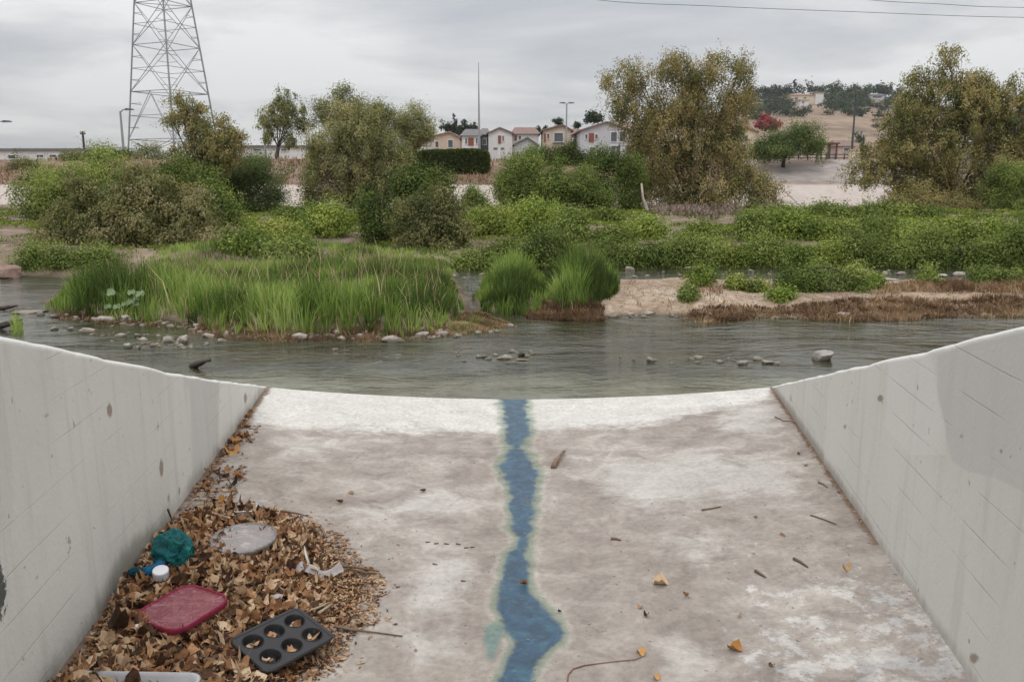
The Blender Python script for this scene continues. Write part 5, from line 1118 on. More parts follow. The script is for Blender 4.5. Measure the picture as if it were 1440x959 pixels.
# dry leaf shapes
def leaf_mesh(seed, lobes=5, curl=.5, long_=1.):
    r = random.Random(seed); n = 14; V = [(0, 0, 0)]; ring = []
    for ring_f in (.5, 1.):
        for i in range(n):
            th = 2 * pi * i / n; a = abs(((th / pi * lobes / 1.0 / 1.6) % 1) - .5) * 2
            rad = (.70 + .30 * (1 - abs(sin(th * lobes / 2 + r.uniform(-.12, .12)))) ** .6 if lobes > 1 else (.42 + .16 * cos(2 * th)))
            rad *= r.uniform(.88, 1.1) * ring_f * .5
            x, y = rad * cos(th) * long_, rad * sin(th); V.append((x, y, 0))
    ax = r.uniform(0, pi); cx_, sx_ = cos(ax), sin(ax); k2 = r.uniform(-.5, .5); tw = r.uniform(-1.2, 1.2); ph = r.uniform(0, 6)
    W_ = []
    for x, y, z in V:
        u, v = x * cx_ + y * sx_, -x * sx_ + y * cx_
        z = curl * (2.6 * u * u + 1.1 * k2 * v * v * 2 + tw * u * v) + .035 * sin(17 * u + ph) + .04 * sin(13 * v + ph * 2) * (abs(u) + .3)
        q = curl * 1.2 * u; W_.append((u * (1 - .35 * min(1, abs(q) * 1.3)) * cx_ - v * sx_, u * (1 - .35 * min(1, abs(q) * 1.3)) * sx_ + v * cx_, z))
    Fc = [(0, 1 + i, 1 + (i + 1) % n) for i in range(n)] + [(1 + i, 1 + n + i, 1 + n + (i + 1) % n) for i in range(n)] + [(1 + i, 1 + n + (i + 1) % n, 1 + (i + 1) % n) for i in range(n)]
    b = len(W_); W_ += [(-.45 * cx_ * .9, -.45 * sx_ * .9, curl * .35), (-.75 * cx_, -.75 * sx_, curl * .5 + .05), (-.44 * cx_ + .02, -.44 * sx_ + .02, curl * .35)]
    Fc.append((b, b + 1, b + 2)); return W_, Fc
def leaf_material(name, a, b, c):
    m, t, out = new_mat(name); p = t.obj(); oi = t.n('ShaderNodeObjectInfo')
    v = t.math('ADD', t.math('MULTIPLY', t.noise(5, 5, .7, t.pos()), .55), t.math('MULTIPLY', oi.outputs['Random'], .4)); v = t.math('ADD', v, t.math('MULTIPLY', t.math('SUBTRACT', t.noise(90, 4, .6, t.pos()), .5), .5))
    col = t.ramp(v, [(.25, a), (.5, b), (.75, c)])
    d = t.n('ShaderNodeBsdfPrincipled'); t.L.new(col, d.inputs['Base Color']); d.inputs['Roughness'].default_value = .72; d.inputs['Specular IOR Level'].default_value = .25
    t.L.new(t.bump(t.noise(160, 3, .6, t.pos()), .4, .003), d.inputs['Normal'])
    tr = t.n('ShaderNodeBsdfTranslucent'); t.L.new(col, tr.inputs[0]); mx = t.n('ShaderNodeMixShader'); mx.inputs[0].default_value = .12
    t.L.new(d.outputs[0], mx.inputs[1]); t.L.new(tr.outputs[0], mx.inputs[2]); t.L.new(mx.outputs[0], out.inputs[0]); return m
LT = [('pale_leaf', (.34, .22, .13), (.52, .37, .235), (.66, .52, .38), 'pale tan curled dry leaf lying in the heap by the wing wall', 'pale tan leaves in the heap'),
      ('mid_leaf', (.17, .08, .04), (.34, .18, .085), (.48, .29, .16), 'warm brown curled dry leaf lying in the heap against the wing wall', 'warm brown leaves in the heap'),
      ('dark_leaf', (.03, .016, .010), (.085, .042, .022), (.17, .085, .045), 'dark brown shrivelled dry leaf lying in the heap against the wing wall', 'dark brown leaves in the heap')]
for n_, a, b, c, lb, gr_ in LT: M[n_] = leaf_material(n_, a, b, c)
M['gold_leaf'] = leaf_material('gold_leaf', (.35, .16, .04), (.5, .26, .08), (.6, .36, .14))
shapes = [leaf_mesh(s, lobes=(5 if s % 3 else 3), curl=.35 + .25 * (s % 4), long_=(.8, 1.15, 1.35)[s % 3]) for s in range(7)] + [leaf_mesh(20 + s, lobes=1, curl=.5 + .3 * s, long_=(1.7, 2.2, 1.9, 2.6, 1.5)[s]) for s in range(5)]
def shape_bm(i, mat):
    me = bpy.data.meshes.new('leaf'); me.from_pydata(shapes[i][0], [], shapes[i][1])
    for p in me.polygons: p.use_smooth = True
    me.materials.append(M[mat]); me.update(); return me
LM = {mt: [shape_bm(i, mt) for i in range(len(shapes))] for mt in ('pale_leaf', 'mid_leaf', 'dark_leaf', 'gold_leaf')}
keepout = [((398,899),.135),((255,855),.115),((343,757),.115),((243,779),.062),((225,806),.03),((200,950),.0)]
KO = [(GS(a, b, .04), r) for (a, b), r in keepout]
rg = np.random.default_rng(99)
cand = sample_poly(PW, 6500, rg); cand = cand[cand[:, 1] > 1.5]
cand = cand[(cand[:, 0] > xl(cand[:, 1]) + .02) & (poly_sd(cand[:, 0], cand[:, 1], PW) + (fbm(cand[:, 0], cand[:, 1], .13, 12) - .5) * .16 > -.0)]
far = cand[:, 1] > 2.9; cand = cand[~far | (rg.random(len(cand)) < .75)]
size = np.where(poly_sd(cand[:, 0], cand[:, 1], PW) < .12, rg.uniform(.014, .030, len(cand)), rg.uniform(.022, .056, len(cand)))
PX, PY = to_px(cand[:, 0], cand[:, 1], np.full(len(cand), .13))
rightp = sstep(PX, 400, 480) * sstep(-PY, -900, -820)           # finer crumbs toward the tip of the heap
size = size * (1 - .5 * rightp)
hz = floorz(cand[:, 0], cand[:, 1]) + heap(cand[:, 0], cand[:, 1]); lift = rg.uniform(-.004, .022, len(cand)) * (size / .045)
for (kp, kr) in KO:
    if kr > 0:
        dd_ = np.hypot((cand[:, 0] - kp.x), cand[:, 1] - kp.y); lift = np.where(dd_ < kr, -.004, lift); size = np.where(dd_ < kr, np.minimum(size, .034), size)
tone = rg.choice(3, len(cand), p=[.36, .40, .24]); rot = np.stack([rg.normal(0, .38, len(cand)), rg.normal(0, .38, len(cand)), rg.uniform(0, 6.28, len(cand))], -1)
flipx = rg.random(len(cand)) < .35; rot[flipx, 0] += pi
inview = (PX > 0) & (PX < 1440) & (PY < 985) & (lift > .0)
score = np.where(inview, size / cand[:, 1], 0); order = np.argsort(-score); solo = set(order[:205].tolist())
stuffV = {0: [], 1: [], 2: []}; stuffF = {0: [], 1: [], 2: []}; offs = {0: 0, 1: 0, 2: 0}
for i in range(len(cand)):
    si = int(rg.integers(0, len(shapes))); s = float(size[i]); tn = int(tone[i]); loc = Vector((cand[i, 0], cand[i, 1], hz[i] + max(lift[i], -.01) + .006))
    if i in solo:
        o = bpy.data.objects.new('leaf', LM[LT[tn][0]][si]); C.objects.link(o); o.location = loc; o.rotation_euler = rot[i]; o.scale = (s, s, s * rg.uniform(.7, 1.5)); tag(o, LT[tn][4], 'leaf', LT[tn][5])
    else:
        mt = Matrix.Translation(loc) @ Matrix.Rotation(rot[i][2], 4, 'Z') @ Matrix.Rotation(rot[i][1], 4, 'Y') @ Matrix.Rotation(rot[i][0], 4, 'X') @ Matrix.Scale(s, 4)
        A = np.array(mt); vv = np.array(shapes[si][0]) @ A[:3, :3].T + A[:3, 3]; ff = np.array(shapes[si][1]) + offs[tn]
        stuffV[tn].append(vv); stuffF[tn].append(ff); offs[tn] += len(vv)
allV = []; allF = []; mi = []; o_ = 0
for tn in range(3):
    v_, f_ = np.concatenate(stuffV[tn]), np.concatenate(stuffF[tn]); allV.append(v_); allF.append(f_ + o_); o_ += len(v_); mi += [tn] * len(f_)
# crumbs: fine broken bits at the heap's rim, along the wall foot and scattered over the floor
def crumbs(pts, smin, smax):
    global o_
    for (x, y) in pts:
        s = rg.uniform(smin, smax) * rg.uniform(.5, 1); a = rg.uniform(0, 6.28); e = rg.uniform(.12, .5); z = surf(x, y) + .002
        q = np.array([(-s, 0, 0), (0, -s * e, s * .25), (s, 0, s * rg.uniform(0, .4)), (0, s * e, s * .1)]); R_ = np.array([[cos(a), -sin(a), 0], [sin(a), cos(a), 0], [0, 0, 1]])
        allV.append(q @ R_.T + [x, y, z]); allF.append(np.array([(0, 1, 2), (0, 2, 3)]) + o_); o_ += 4; mi.extend([int(rg.integers(0, 3))] * 2)
rim = sample_poly([(G(a, b, .1).x, G(a, b, .1).y) for a, b in [(430,715),(480,735),(505,770),(540,800),(545,830),(530,870),(500,880),(480,930),(450,959),(430,959),(455,880),(470,800),(440,740)]], 2600, rg); rim = rim[fbm(rim[:, 0], rim[:, 1], .12, 5) + .6 * np.clip(poly_sd(rim[:, 0], rim[:, 1], PW) * 6, -1, 1) > .38]; crumbs(rim, .005, .018)
halo_ = sample_poly([(G(a, b, .1).x, G(a, b, .1).y) for a, b in [(400,690),(500,715),(570,760),(610,820),(600,900),(540,959),(440,959),(440,900),(500,860),(520,810),(470,745),(400,715)]], 900, rg)
ds_ = poly_sd(halo_[:, 0], halo_[:, 1], PW); crumbs(halo_[rg.random(len(halo_)) < np.exp(ds_ / .05) * .9], .004, .014)
trail = sample_poly([(G(a, b, .1).x, G(a, b, .1).y) for a, b in [(352,598),(366,600),(350,640),(345,680),(325,712),(250,735),(262,715),(300,650),(325,615)]], 900, rg); crumbs([q for q in trail if q[0] > xl(q[1]) + .005 and fbm(q[0], q[1], .12, 3) > .45], .008, .024)
crumbs([(xl(y) + abs(rg.normal(0, .012)) + .004, y) for y in rg.uniform(3.6, 5.5, 260)], .003, .010)
crumbs([(xr(y) - abs(rg.normal(0, .014)) - .004, y) for y in rg.uniform(3.1, 5.5, 420)], .003, .011)
crumbs([(xr(y) - abs(rg.normal(0, .02)) - .004, y) for y in rg.uniform(1.9, 3.1, 60)], .002, .008)
sc_ = np.stack([rg.uniform(-1.2, 1.3, 260), rg.uniform(2.0, 5.3, 260)], -1); crumbs([q for q in sc_ if xl(q[1]) + .05 < q[0] < xr(q[1]) - .05], .002, .0065)
V, Fq = np.concatenate(allV), np.concatenate(allF)
me = mesh_np('leaf_litter', V, Fq, smooth=True)
for n_ in ('pale_leaf', 'mid_leaf', 'dark_leaf'): me.materials.append(M[n_])
if len(me.polygons) == len(mi): me.polygons.foreach_set('material_index', np.array(mi, np.int32))
put('leaf_litter', me, label='dry broken leaves packed in the heap and strewn along the wall foot', cat='leaf litter', kind='stuff')

# single leaves lying apart
def lone(px, py, s_px, mt, label, zoff=.006, rx=.1, name='leaf', cat='leaf', sh=None):
    p = G(px, py, .08); p = G(px, py, surf(p.x, p.y)); s = s_px * mpp(p.y) * 1.05
    o = bpy.data.objects.new(name, LM[mt][sh if sh is not None else random.randrange(12)]); C.objects.link(o); o.location = (p.x, p.y, surf(p.x, p.y) + zoff); o.rotation_euler = (rx * random.uniform(-1, 1), rx * random.uniform(-1, 1), random.uniform(0, 6.28)); o.scale = (s, s, s)
    return tag(o, label, cat)
for q in [(928,821,26,'pale_leaf','pale cream curled leaf beside the blue stain, largest on the open floor'),(964,839,13,'mid_leaf','small brown leaf just beyond the pale cream curled leaf'),(1033,913,24,'gold_leaf','orange-brown leaf on the peeling floor near the red string'),(901,919,16,'gold_leaf','orange leaf at the end of the red string'),
          (923,955,16,'gold_leaf','pale orange leaf below the end of the red string'),(1085,937,9,'dark_leaf','tiny dark leaf past the orange-brown one'),(1040,867,13,'pale_leaf','pale yellow leaf on the flaking grey paint'),(1100,753,12,'mid_leaf','small rusty leaf alone on the floor towards the clean wing wall'),
          (909,867,9,'dark_leaf','tiny dark leaf between the blue stain and the pale yellow leaf'),(900,855,8,'mid_leaf','tiny brown leaf close beside the blue bulge'),(1190,803,14,'gold_leaf','small yellowish leaf on grey paint near the clean wing wall'),(1062,728,6,'dark_leaf','speck of dark leaf below the little twig on the pale patch'),
          (787,862,7,'dark_leaf','speck of dark leaf at the rim of the blue bulge'),(736,823,15,'mid_leaf','brown leaf lying in the blue stain'),(595,692,10,'dark_leaf','small dark leaf above the row of crumbs on the open floor'),(478,708,12,'dark_leaf','small dark leaf just beyond the heap'),(494,694,10,'mid_leaf','small brown leaf farther out from the heap'),
          (546,873,12,'mid_leaf','tan leaf beside the long thin twig at the heap'),(326,636,26,'gold_leaf','bright orange leaf in the drift by the far wall foot'),(333,624,18,'gold_leaf','yellow-orange leaf just above the bright orange one'),(318,640,18,'dark_leaf','dark brown leaf against the wall beside the bright orange one'),
          (345,615,16,'mid_leaf','brown leaf at the far tip of the wall foot drift'),(322,660,20,'mid_leaf','reddish-brown leaf in the patch below the orange leaves'),(312,670,18,'dark_leaf','darker leaf in the patch below the orange leaves'),(335,672,20,'mid_leaf','brown leaf on the outer side of the patch below the orange leaves'),(328,682,16,'dark_leaf','dark leaf at the bottom of the patch below the orange leaves'),
          (292,693,12,'dark_leaf','black-brown leaf against the wall above the heap'),(322,700,20,'mid_leaf','brown leaf between the patch and the heap'),(308,712,18,'gold_leaf','golden leaf at the upper rim of the heap'),(1133,655,7,'mid_leaf','speck of rusty leaf near the far end of the clean wing wall'),(1123,640,6,'dark_leaf','dark speck of leaf nearest the far end of the clean wing wall')]:
    lone(*q)
# leaves caught in the wall foot drift
drift = []
for i in range(110):
    y = rg.uniform(3.25, 4.9); x = xl(y) + abs(rg.normal(0, .05)) + .02
    if fbm(np.array([x * 1.]), np.array([y]), .2, 4)[0] < .42: continue
    if y > 4.55: x = xl(y) + .02
    s = rg.uniform(.02, .045); mt = ('mid_leaf', 'dark_leaf', 'mid_leaf', 'pale_leaf')[i % 4]
    if i % 3:
        A = np.array(Matrix.Translation((x, y, surf(x, y) + .006)) @ Matrix.Rotation(rg.uniform(0, 6), 4, 'Z') @ Matrix.Rotation(rg.normal(0, .5), 4, 'X') @ Matrix.Scale(s, 4))
        drift.append((np.array(shapes[i % 12][0]) @ A[:3, :3].T + A[:3, 3], shapes[i % 12][1])); continue
    o = bpy.data.objects.new('leaf', LM[mt][int(rg.integers(0, 12))]); C.objects.link(o); o.location = (x, y, surf(x, y) + .006); o.rotation_euler = (rg.normal(0, .5), rg.normal(0, .5), rg.uniform(0, 6)); o.scale = (s, s, s)
    tag(o, 'small dry leaf drifted along the wing wall foot beyond the heap', 'leaf', 'leaves drifted along the wall foot')
dv, df, oo = [], [], 0
for v_, f_ in drift: dv.append(v_); df.append(np.array(f_) + oo); oo += len(v_)
put('leaf_drift', mesh_np('leaf_drift', np.concatenate(dv), np.concatenate(df), smooth=True), M['mid_leaf'], label='small brown leaves drifted along the wing wall foot beyond the heap', cat='leaf litter', kind='stuff')
def floor_stick(label, pts, r, mat, name='twig', cat='twig', zo=.004):
    P = [GS(q[0], q[1], zo + (q[2] if len(q) > 2 else 0)) for q in pts]; return stick(label, P, r, mat, name, cat, n=5)
M['twig'] = plain('twig', (.17, .115, .08), .9, .35, 12, .4, .004)
M['bark_strip'] = plain('bark_strip', (.22, .14, .10), .85, .35, 20, .4, .005)
floor_stick('curled brown strip of bark beside the blue stain on the far floor', [(778,658,.0),(781,650,.014),(787,641,.02),(794,634,.012)], .022, 'bark_strip', 'bark_strip', 'bark')
floor_stick('thick short twig below the pale worn patch', [(987,717),(1000,715),(1014,712)], .008, 'twig')
floor_stick('dark stub of twig alone between the blue stain and the pale worn patch', [(859,757),(866,757),(873,759)], .010, 'twig')
floor_stick('long thin twig pointing at the clean wing wall', [(1140,724),(1158,730),(1176,737)], .006, 'twig')
floor_stick('short twig above the long thin one near the clean wing wall', [(1151,678),(1158,681),(1164,685)], .007, 'twig')
floor_stick('dark knobbly twig on grey flaking paint', [(1116,785),(1126,790),(1136,797)], .009, 'twig')
floor_stick('dark twig between the knobbly twig and pale leaf', [(1062,802),(1070,807),(1077,811)], .008, 'twig')
floor_stick('fine twig standing off the far end of the clean wing wall', [(1090,586),(1102,592),(1112,592),(1120,596)], .006, 'twig')
floor_stick('long thin brown twig reaching from the heap onto the open floor', [(470,880,.01),(495,885,.008),(530,889),(566,894)], .007, 'twig')
floor_stick('brown twig sticking out at the tip of the heap', [(470,795,.02),(500,797,.015),(534,803)], .008, 'twig')
floor_stick('dark twig under the tip of the heap', [(495,800,.015),(515,805,.01),(530,806)], .007, 'twig')
floor_stick('pale straight stick lying between muffin tin and heap tip', [(448,862,.03),(458,855,.03),(468,848,.03)], .008, 'tan_wood')
floor_stick('broken pale stick above the muffin tin', [(440,857,.03),(452,852,.035),(464,846,.03)], .006, 'tan_wood')
floor_stick('brown twig just below the muffin tin edge', [(440,915,.01),(455,925,.005),(468,933)], .006, 'twig')
floor_stick('twig lying across the leaves beyond the round lid', [(395,718,.03),(420,722,.03),(440,728,.02)], .006, 'twig')
floor_stick('thin brown twig standing against the wall above the teal ball', [(236,716,.10),(240,726,.05),(243,736,.03)], .006, 'bark', zo=.01)
for i, (a, b) in enumerate([(602,760),(614,762),(628,763),(645,764),(656,768),(665,767),(612,792),(652,815),(560,823)]):
    floor_stick(f'dark crumb of twig in the short line across the floor beside the blue stain', [(a - 3.5, b + a % 3), (a + 3, b + 1.5)], .0042, 'twig'); C.objects[-1]['group'] = 'dark crumbs in a line beside the blue stain'
# red string
M['red_string'] = plain('red_string', (.20, .085, .06), .8, .2, 30, .2, .002)
floor_stick('thin reddish string curving over the floor to an orange leaf', [(796,985),(797,965),(799,948),(806,940),(822,935),(845,932),(870,929),(893,927),(908,921)], .0032, 'red_string', 'string', 'string')

# ================================================================= RUBBISH ON THE HEAP
def rr_outline(hx, hy, r, n=8):
    P = []
    for cx_, cy_, a0 in ((hx - r, hy - r, 0), (-hx + r, hy - r, pi / 2), (-hx + r, -hy + r, pi), (hx - r, -hy + r, 1.5 * pi)):
        for i in range(n + 1): a = a0 + i * pi / 2 / n; P.append((cx_ + r * cos(a), cy_ + r * sin(a)))
    return P
def loft(g, rings, close_last=True, close_first=False):
    n = len(rings[0]); V = [p for r in rings for p in r]
    Fc = [(i * n + k, i * n + (k + 1) % n, (i + 1) * n + (k + 1) % n, (i + 1) * n + k) for i in range(len(rings) - 1) for k in range(n)]
    if close_last: Fc.append(tuple((len(rings) - 1) * n + k for k in range(n)))
    if close_first: Fc.append(tuple(range(n))[::-1])
    return g.add(V, Fc)
def solid(o, th, bevel=0.):
    md = o.modifiers.new('solid', 'SOLIDIFY'); md.thickness = th; md.offset = -1
    return o
# --- six-cup muffin tin
M['tin'] = plain('dark_nonstick', (.012, .012, .014), .55, .25, 14, .12, .002, spec=.5)
mt_c = GS(398, 897, .048)
cA, cB = G(415.8, 864.7, .15), G(355, 895.8, .15); dirx = (cB - cA).normalized()
tin = thing('muffin_tin', (mt_c.x, mt_c.y, surf(mt_c.x, mt_c.y) + .050), 'dark grey six-cup muffin tin with dead leaves in its cups', 'muffin tin')
tin.scale = (.9, .9, .9); tin.rotation_euler = (-.20, -.02, atan2(dirx.y, dirx.x))
PS = .083; SY = .092; CR = .034
g = Geo(); hxo, hyo = 1.5 * PS, SY
for ix in (-1, 0, 1):
    for iy in (-.5, .5):
        cx_, cy_ = ix * PS, iy * SY; n = 32; ring0, ring1 = [], []
        for k in range(n):
            a = 2 * pi * (k + .5) / n; c_, s_ = cos(a), sin(a); q = min(PS / 2 / max(abs(c_), 1e-6), SY / 2 / max(abs(s_), 1e-6))
            a_, b_ = cx_ + q * c_, cy_ + q * s_
            ring1.append((a_, b_, 0)); ring0.append((cx_ + (CR + .001) * c_, cy_ + (CR + .001) * s_, 0))
        for qx, qy in ((1, 1), (1, -1), (-1, 1), (-1, -1)):
            kx, ky = cx_ + qx * PS / 2, cy_ + qy * SY / 2; j_ = min(range(n), key=lambda i_: (ring1[i_][0] - kx) ** 2 + (ring1[i_][1] - ky) ** 2); ring1[j_] = (kx, ky, 0)
        loft(g, [ring1, ring0], close_last=False)
# rim outside the cells
out_ = rr_outline(hxo + .012, hyo + .010, .034, 10); m_ = len(out_)
def clampr(p, hx, hy): return (max(-hx, min(hx, p[0])), max(-hy, min(hy, p[1])))
inn = [clampr(p, hxo, hyo) for p in out_]
loft(g, [[(x, y, -.0004) for x, y in inn], [(x, y, 0) for x, y in out_], [(x * 1.02, y * 1.028, -.003) for x, y in out_], [(x * 1.022, y * 1.03, -.007) for x, y in out_], [(x * 1.005, y * 1.008, -.008) for x, y in out_]], close_last=False)
solid(put('tray', g.mesh('tray'), M['tin'], tin), .0016)
for ix in (-1, 0, 1):
    for iy in (-.5, .5):
        g = Geo(); n = 32; rings = []
        for r_, z_ in ((CR + .0025, .0012), (CR + .001, .0015), (CR - .001, -.001), (CR - .0045, -.016), (CR - .008, -.0285), (CR - .011, -.031), (CR * .3, -.0315)):
            rings.append([(r_ * cos(2 * pi * k / n), r_ * sin(2 * pi * k / n), z_) for k in range(n)])
        loft(g, rings); o = put('cup', g.mesh('cup', smooth=True), M['tin'], tin, loc=(ix * PS, iy * SY, 0)); solid(o, .001)
bpy.context.view_layer.update()
cupn = ['far corner', 'far middle', 'far wall-side', 'near corner', 'near middle', 'near wall-side']; kk = 0
for iy in (-.5, .5):
    for ix in (-1, 0, 1):
        wp_ = tin.matrix_world @ Vector((ix * PS, iy * SY, -.026))
        for j in range(2):
            s = random.uniform(.030, .042); a = random.uniform(0, 6.28)
            o = bpy.data.objects.new('leaf', LM[('pale_leaf', 'mid_leaf', 'gold_leaf')[j]][(kk * 3 + j) % 12]); C.objects.link(o)
            o.location = wp_ + Vector((cos(a) * .009, sin(a) * .009 - .003, .002 + j * .003)); o.rotation_euler = (random.uniform(-.5, .5), random.uniform(-.5, .5), a); o.scale = (s, s, s)
            tag(o, 'crumbled dry leaf lying inside a cup of the muffin tin', 'leaf', 'leaf bits inside the muffin tin')
        kk += 1

# --- translucent plastics
def plastic(name, col, trans=.5, rough=.25, alpha=None, scuff=(.6, .6, .6), sc=.25):
    m, t, out = new_mat(name); p = t.pos(); s = t.noise(14, 6, .7, t.mapping(p, (1, 2.5, 1)), .6)
    c = t.mix(t.math('MULTIPLY', t.step(s, .5, .68), sc), col, scuff)
    b = principled(t, out, c, t.math('ADD', rough, t.math('MULTIPLY', s, .2)), t.bump(s, .15, .004), .5)
    b.inputs['Transmission Weight'].default_value = trans; b.inputs['IOR'].default_value = 1.15
    if alpha is not None: t.put(b.inputs['Alpha'], t.math('ADD', alpha, t.math('MULTIPLY', t.step(s, .5, .68), .25)))
    return m
M['pink'] = plastic('pink_plastic', (.34, .12, .15), .0, .42, .58, (.34, .20, .21), .8)
M['pink_rim'] = plastic('pink_rim', (.22, .028, .055), .0, .35, .92, (.28, .09, .11), .4)
M['clear'] = plastic('clear_plastic', (.52, .49, .49), .0, .2, .50, (.60, .58, .58), .4)
M['clear_rim'] = plastic('clear_rim', (.22, .21, .20), .0, .25, .85, (.5, .5, .5), .3)
M['teal'] = plastic('teal_plastic', (.015, .115, .125), .0, .14, .8, (.03, .24, .17), .8)
M['blue_film'] = plastic('blue_film', (.02, .13, .26), .0, .3, .95, (.04, .2, .3), .3)
M['dark_teal'] = plastic('dark_teal_film', (.008, .05, .07), .0, .3, .98, (.02, .1, .12), .3)
M['white_plastic'] = plain('white_plastic', (.72, .73, .78), .4, .06, 10, 0, spec=.5)
M['red_plastic'] = plain('red_scrap', (.30, .06, .06), .6, .3, 10, .1)
M['grey_plastic'] = plain('grey_plastic', (.34, .345, .36), .4, .1, 12, .08, .003, spec=.5)
def basis(px, py, z): return G(px, py, z)
# pink container lid
pc = [GS(a, b, .05) for a, b in ((196, 860), (249, 815), (313, 846), (266, 895))]
c0 = sum(pc, Vector()) / 4; ax = ((pc[2] - pc[1]) + (pc[3] - pc[0])).normalized(); hx = ((pc[2] - pc[1]).length + (pc[3] - pc[0]).length) / 4; hy = ((pc[0] - pc[1]).length + (pc[3] - pc[2]).length) / 4
lid = thing('container_lid', (c0.x, c0.y, surf(c0.x, c0.y) + .05), 'translucent pink rounded-square food container lid lying on the leaves', 'container lid')
lid.rotation_euler = (.04, .0, atan2(ax.y, ax.x)); R_ = min(hx, hy) * .5
g = Geo()
def ring(sx, z, r=None): return [(x, y, z) for x, y in rr_outline(hx * sx, hy * sx, (r or R_) * sx, 8)]
loft(g, [ring(.95, -.002), ring(.90, -.007), ring(.86, -.008), ring(.80, -.0065), ring(.4, -.007)]); put('panel', g.mesh('panel', smooth=True), M['pink'], lid)
g = Geo(); loft(g, [ring(.94, -.003), ring(.955, .002), ring(.985, .003), ring(1.0, -.001), ring(1.005, -.014), ring(.99, -.016), ring(.97, -.004)], close_last=False); put('rim', g.mesh('rim', smooth=True), M['pink_rim'], lid)
# round clear lid
c0 = GS(342, 757, .036); rd = 47 * c0.y / F * 1.03
rl = thing('round_lid', (c0.x, c0.y, surf(c0.x, c0.y) + .036), 'round clear plastic lid with a scuffed centre lying on the upper heap', 'lid'); rl.rotation_euler = (.05, 0, .1)
def cring(r, z, n=48): return [(r * rd * cos(2 * pi * k / n), r * rd * sin(2 * pi * k / n), z) for k in range(n)]
g = Geo(); loft(g, [cring(.95, .002), cring(.90, -.004), cring(.86, -.008), cring(.5, -.007), cring(.28, -.003), cring(.12, -.003)]); put('panel', g.mesh('panel', smooth=True), M['clear'], rl)
g = Geo(); loft(g, [cring(.94, .0), cring(.955, .005), cring(.985, .006), cring(1., .002), cring(1.005, -.008), cring(.985, -.009)], close_last=False); put('rim', g.mesh('rim', smooth=True), M['clear_rim'], rl)
# crumpled ball builder
def crumple(rx, ry, rz, seed, amp=.16, sub=4):
    bm = bmesh.new(); bmesh.ops.create_icosphere(bm, subdivisions=sub, radius=1); o = Vector((seed, seed * 2.1, 0))
    for v in bm.verts:
        p = v.co.copy(); n = 1 - abs(noise.noise(p * 1.6 + o)) * 2.2; n2 = 1 - abs(noise.noise(p * 3.7 + o * 2)) * 2
        k = 1 + amp * (n - .5) + amp * .45 * (n2 - .5); v.co = Vector((p.x * rx * k, p.y * ry * k, p.z * rz * k))
    me = bpy.data.meshes.new('crumpled'); bm.to_mesh(me); bm.free()
    for p in me.polygons: p.use_smooth = False
    return me
c0 = GS(243, 779, .055); k = mpp(c0.y); s0 = surf(c0.x, c0.y)
tb = thing('plastic_bag', (c0.x, c0.y, s0 + .012), 'crumpled teal plastic bag balled up beside the wall with a blue twisted neck', 'plastic bag')
o = put('ball', crumple(27 * k, 25 * k, 28 * k, 3.3, .26, 5), M['teal'], tb, loc=(0, 0, 25 * k))
a_, b_ = GS(222, 797, .03) - c0, GS(203, 806, .025) - c0
g = Geo(); g.tube([(-.018, -.005, .03), (a_.x * .8, a_.y, .034), (a_.x, a_.y, .03), (b_.x, b_.y, .032)], [.024, .016, .012, .018], 9); put('neck', g.mesh('neck', smooth=True), M['blue_film'], tb)
b_ = GS(191, 805, .025) - c0; put('knot', crumple(.024, .018, .014, 7.7, .25, 3), M['dark_teal'], tb, loc=(b_.x, b_.y, .034))
# white bottle cap
c0 = GS(226, 805, .03); s0 = surf(c0.x, c0.y) + .028
g = Geo(); n = 36; r_ = .026
pr = lambda rr, z, rib=0.: [((rr + (rib if q % 2 else 0)) * cos(2 * pi * q / n), (rr + (rib if q % 2 else 0)) * sin(2 * pi * q / n), z) for q in range(n)]
loft(g, [pr(r_ * .90, -.014), pr(r_, -.014), pr(r_, .010, .0006), pr(r_ * .97, .014), pr(r_ * .9, .0155)]); o = put('bottle_cap', g.mesh('bottle_cap'), M['white_plastic'], label='white plastic bottle cap beside the blue neck of the teal bag', cat='bottle cap', loc=(c0.x, c0.y, s0)); o.rotation_euler = (.25, .1, 0)
# red scrap, white scraps, clear scraps
def scrap(name, label, cat, px, py, wx, wy, mat, z=.15, rot=0., curl=.3, seed=1, lift=.02, tilt=(0, 0)):
    c0 = GS(px, py, lift); n = 12; V = []; r = random.Random(seed); f1, f2 = r.uniform(2, 4), r.uniform(2, 4)
    for i in range(n):
        for j in range(n):
            u, v = i / (n - 1) - .5, j / (n - 1) - .5; e = 1 + .12 * sin(9 * v + seed) * (abs(u) * 2) + .1 * cos(7 * u + seed)
            V.append((u * wx * e, v * wy * e, curl * wx * (sin(u * f1 * 2 + seed) * .3 + cos(v * f2 * 2) * .3 + .5 * u * v + u * u)))
    g = Geo().add(V, [(i * n + j, i * n + j + 1, (i + 1) * n + j + 1, (i + 1) * n + j) for i in range(n - 1) for j in range(n - 1)])
    o = put(name, g.mesh(name, smooth=True), M[mat], label=label, cat=cat, loc=(c0.x, c0.y, surf(c0.x, c0.y) + lift)); o.rotation_euler = (tilt[0], tilt[1], rot); solid(o, .0008); return o
scrap('plastic_scrap', 'small red scrap wedged between the wall and the knotted bag neck', 'scrap', 178, 806, .035, .03, 'red_plastic', seed=2, curl=.6)
scrap('paper_scrap', 'white paper scrap half under the pink lid', 'paper scrap', 205, 880, .055, .035, 'white_plastic', seed=3, rot=.5, lift=.012)
scrap('plastic_scrap', 'pink scrap poking out under the near corner of the pink lid', 'scrap', 237, 893, .05, .03, 'pink', seed=4, rot=-.3, lift=.010)
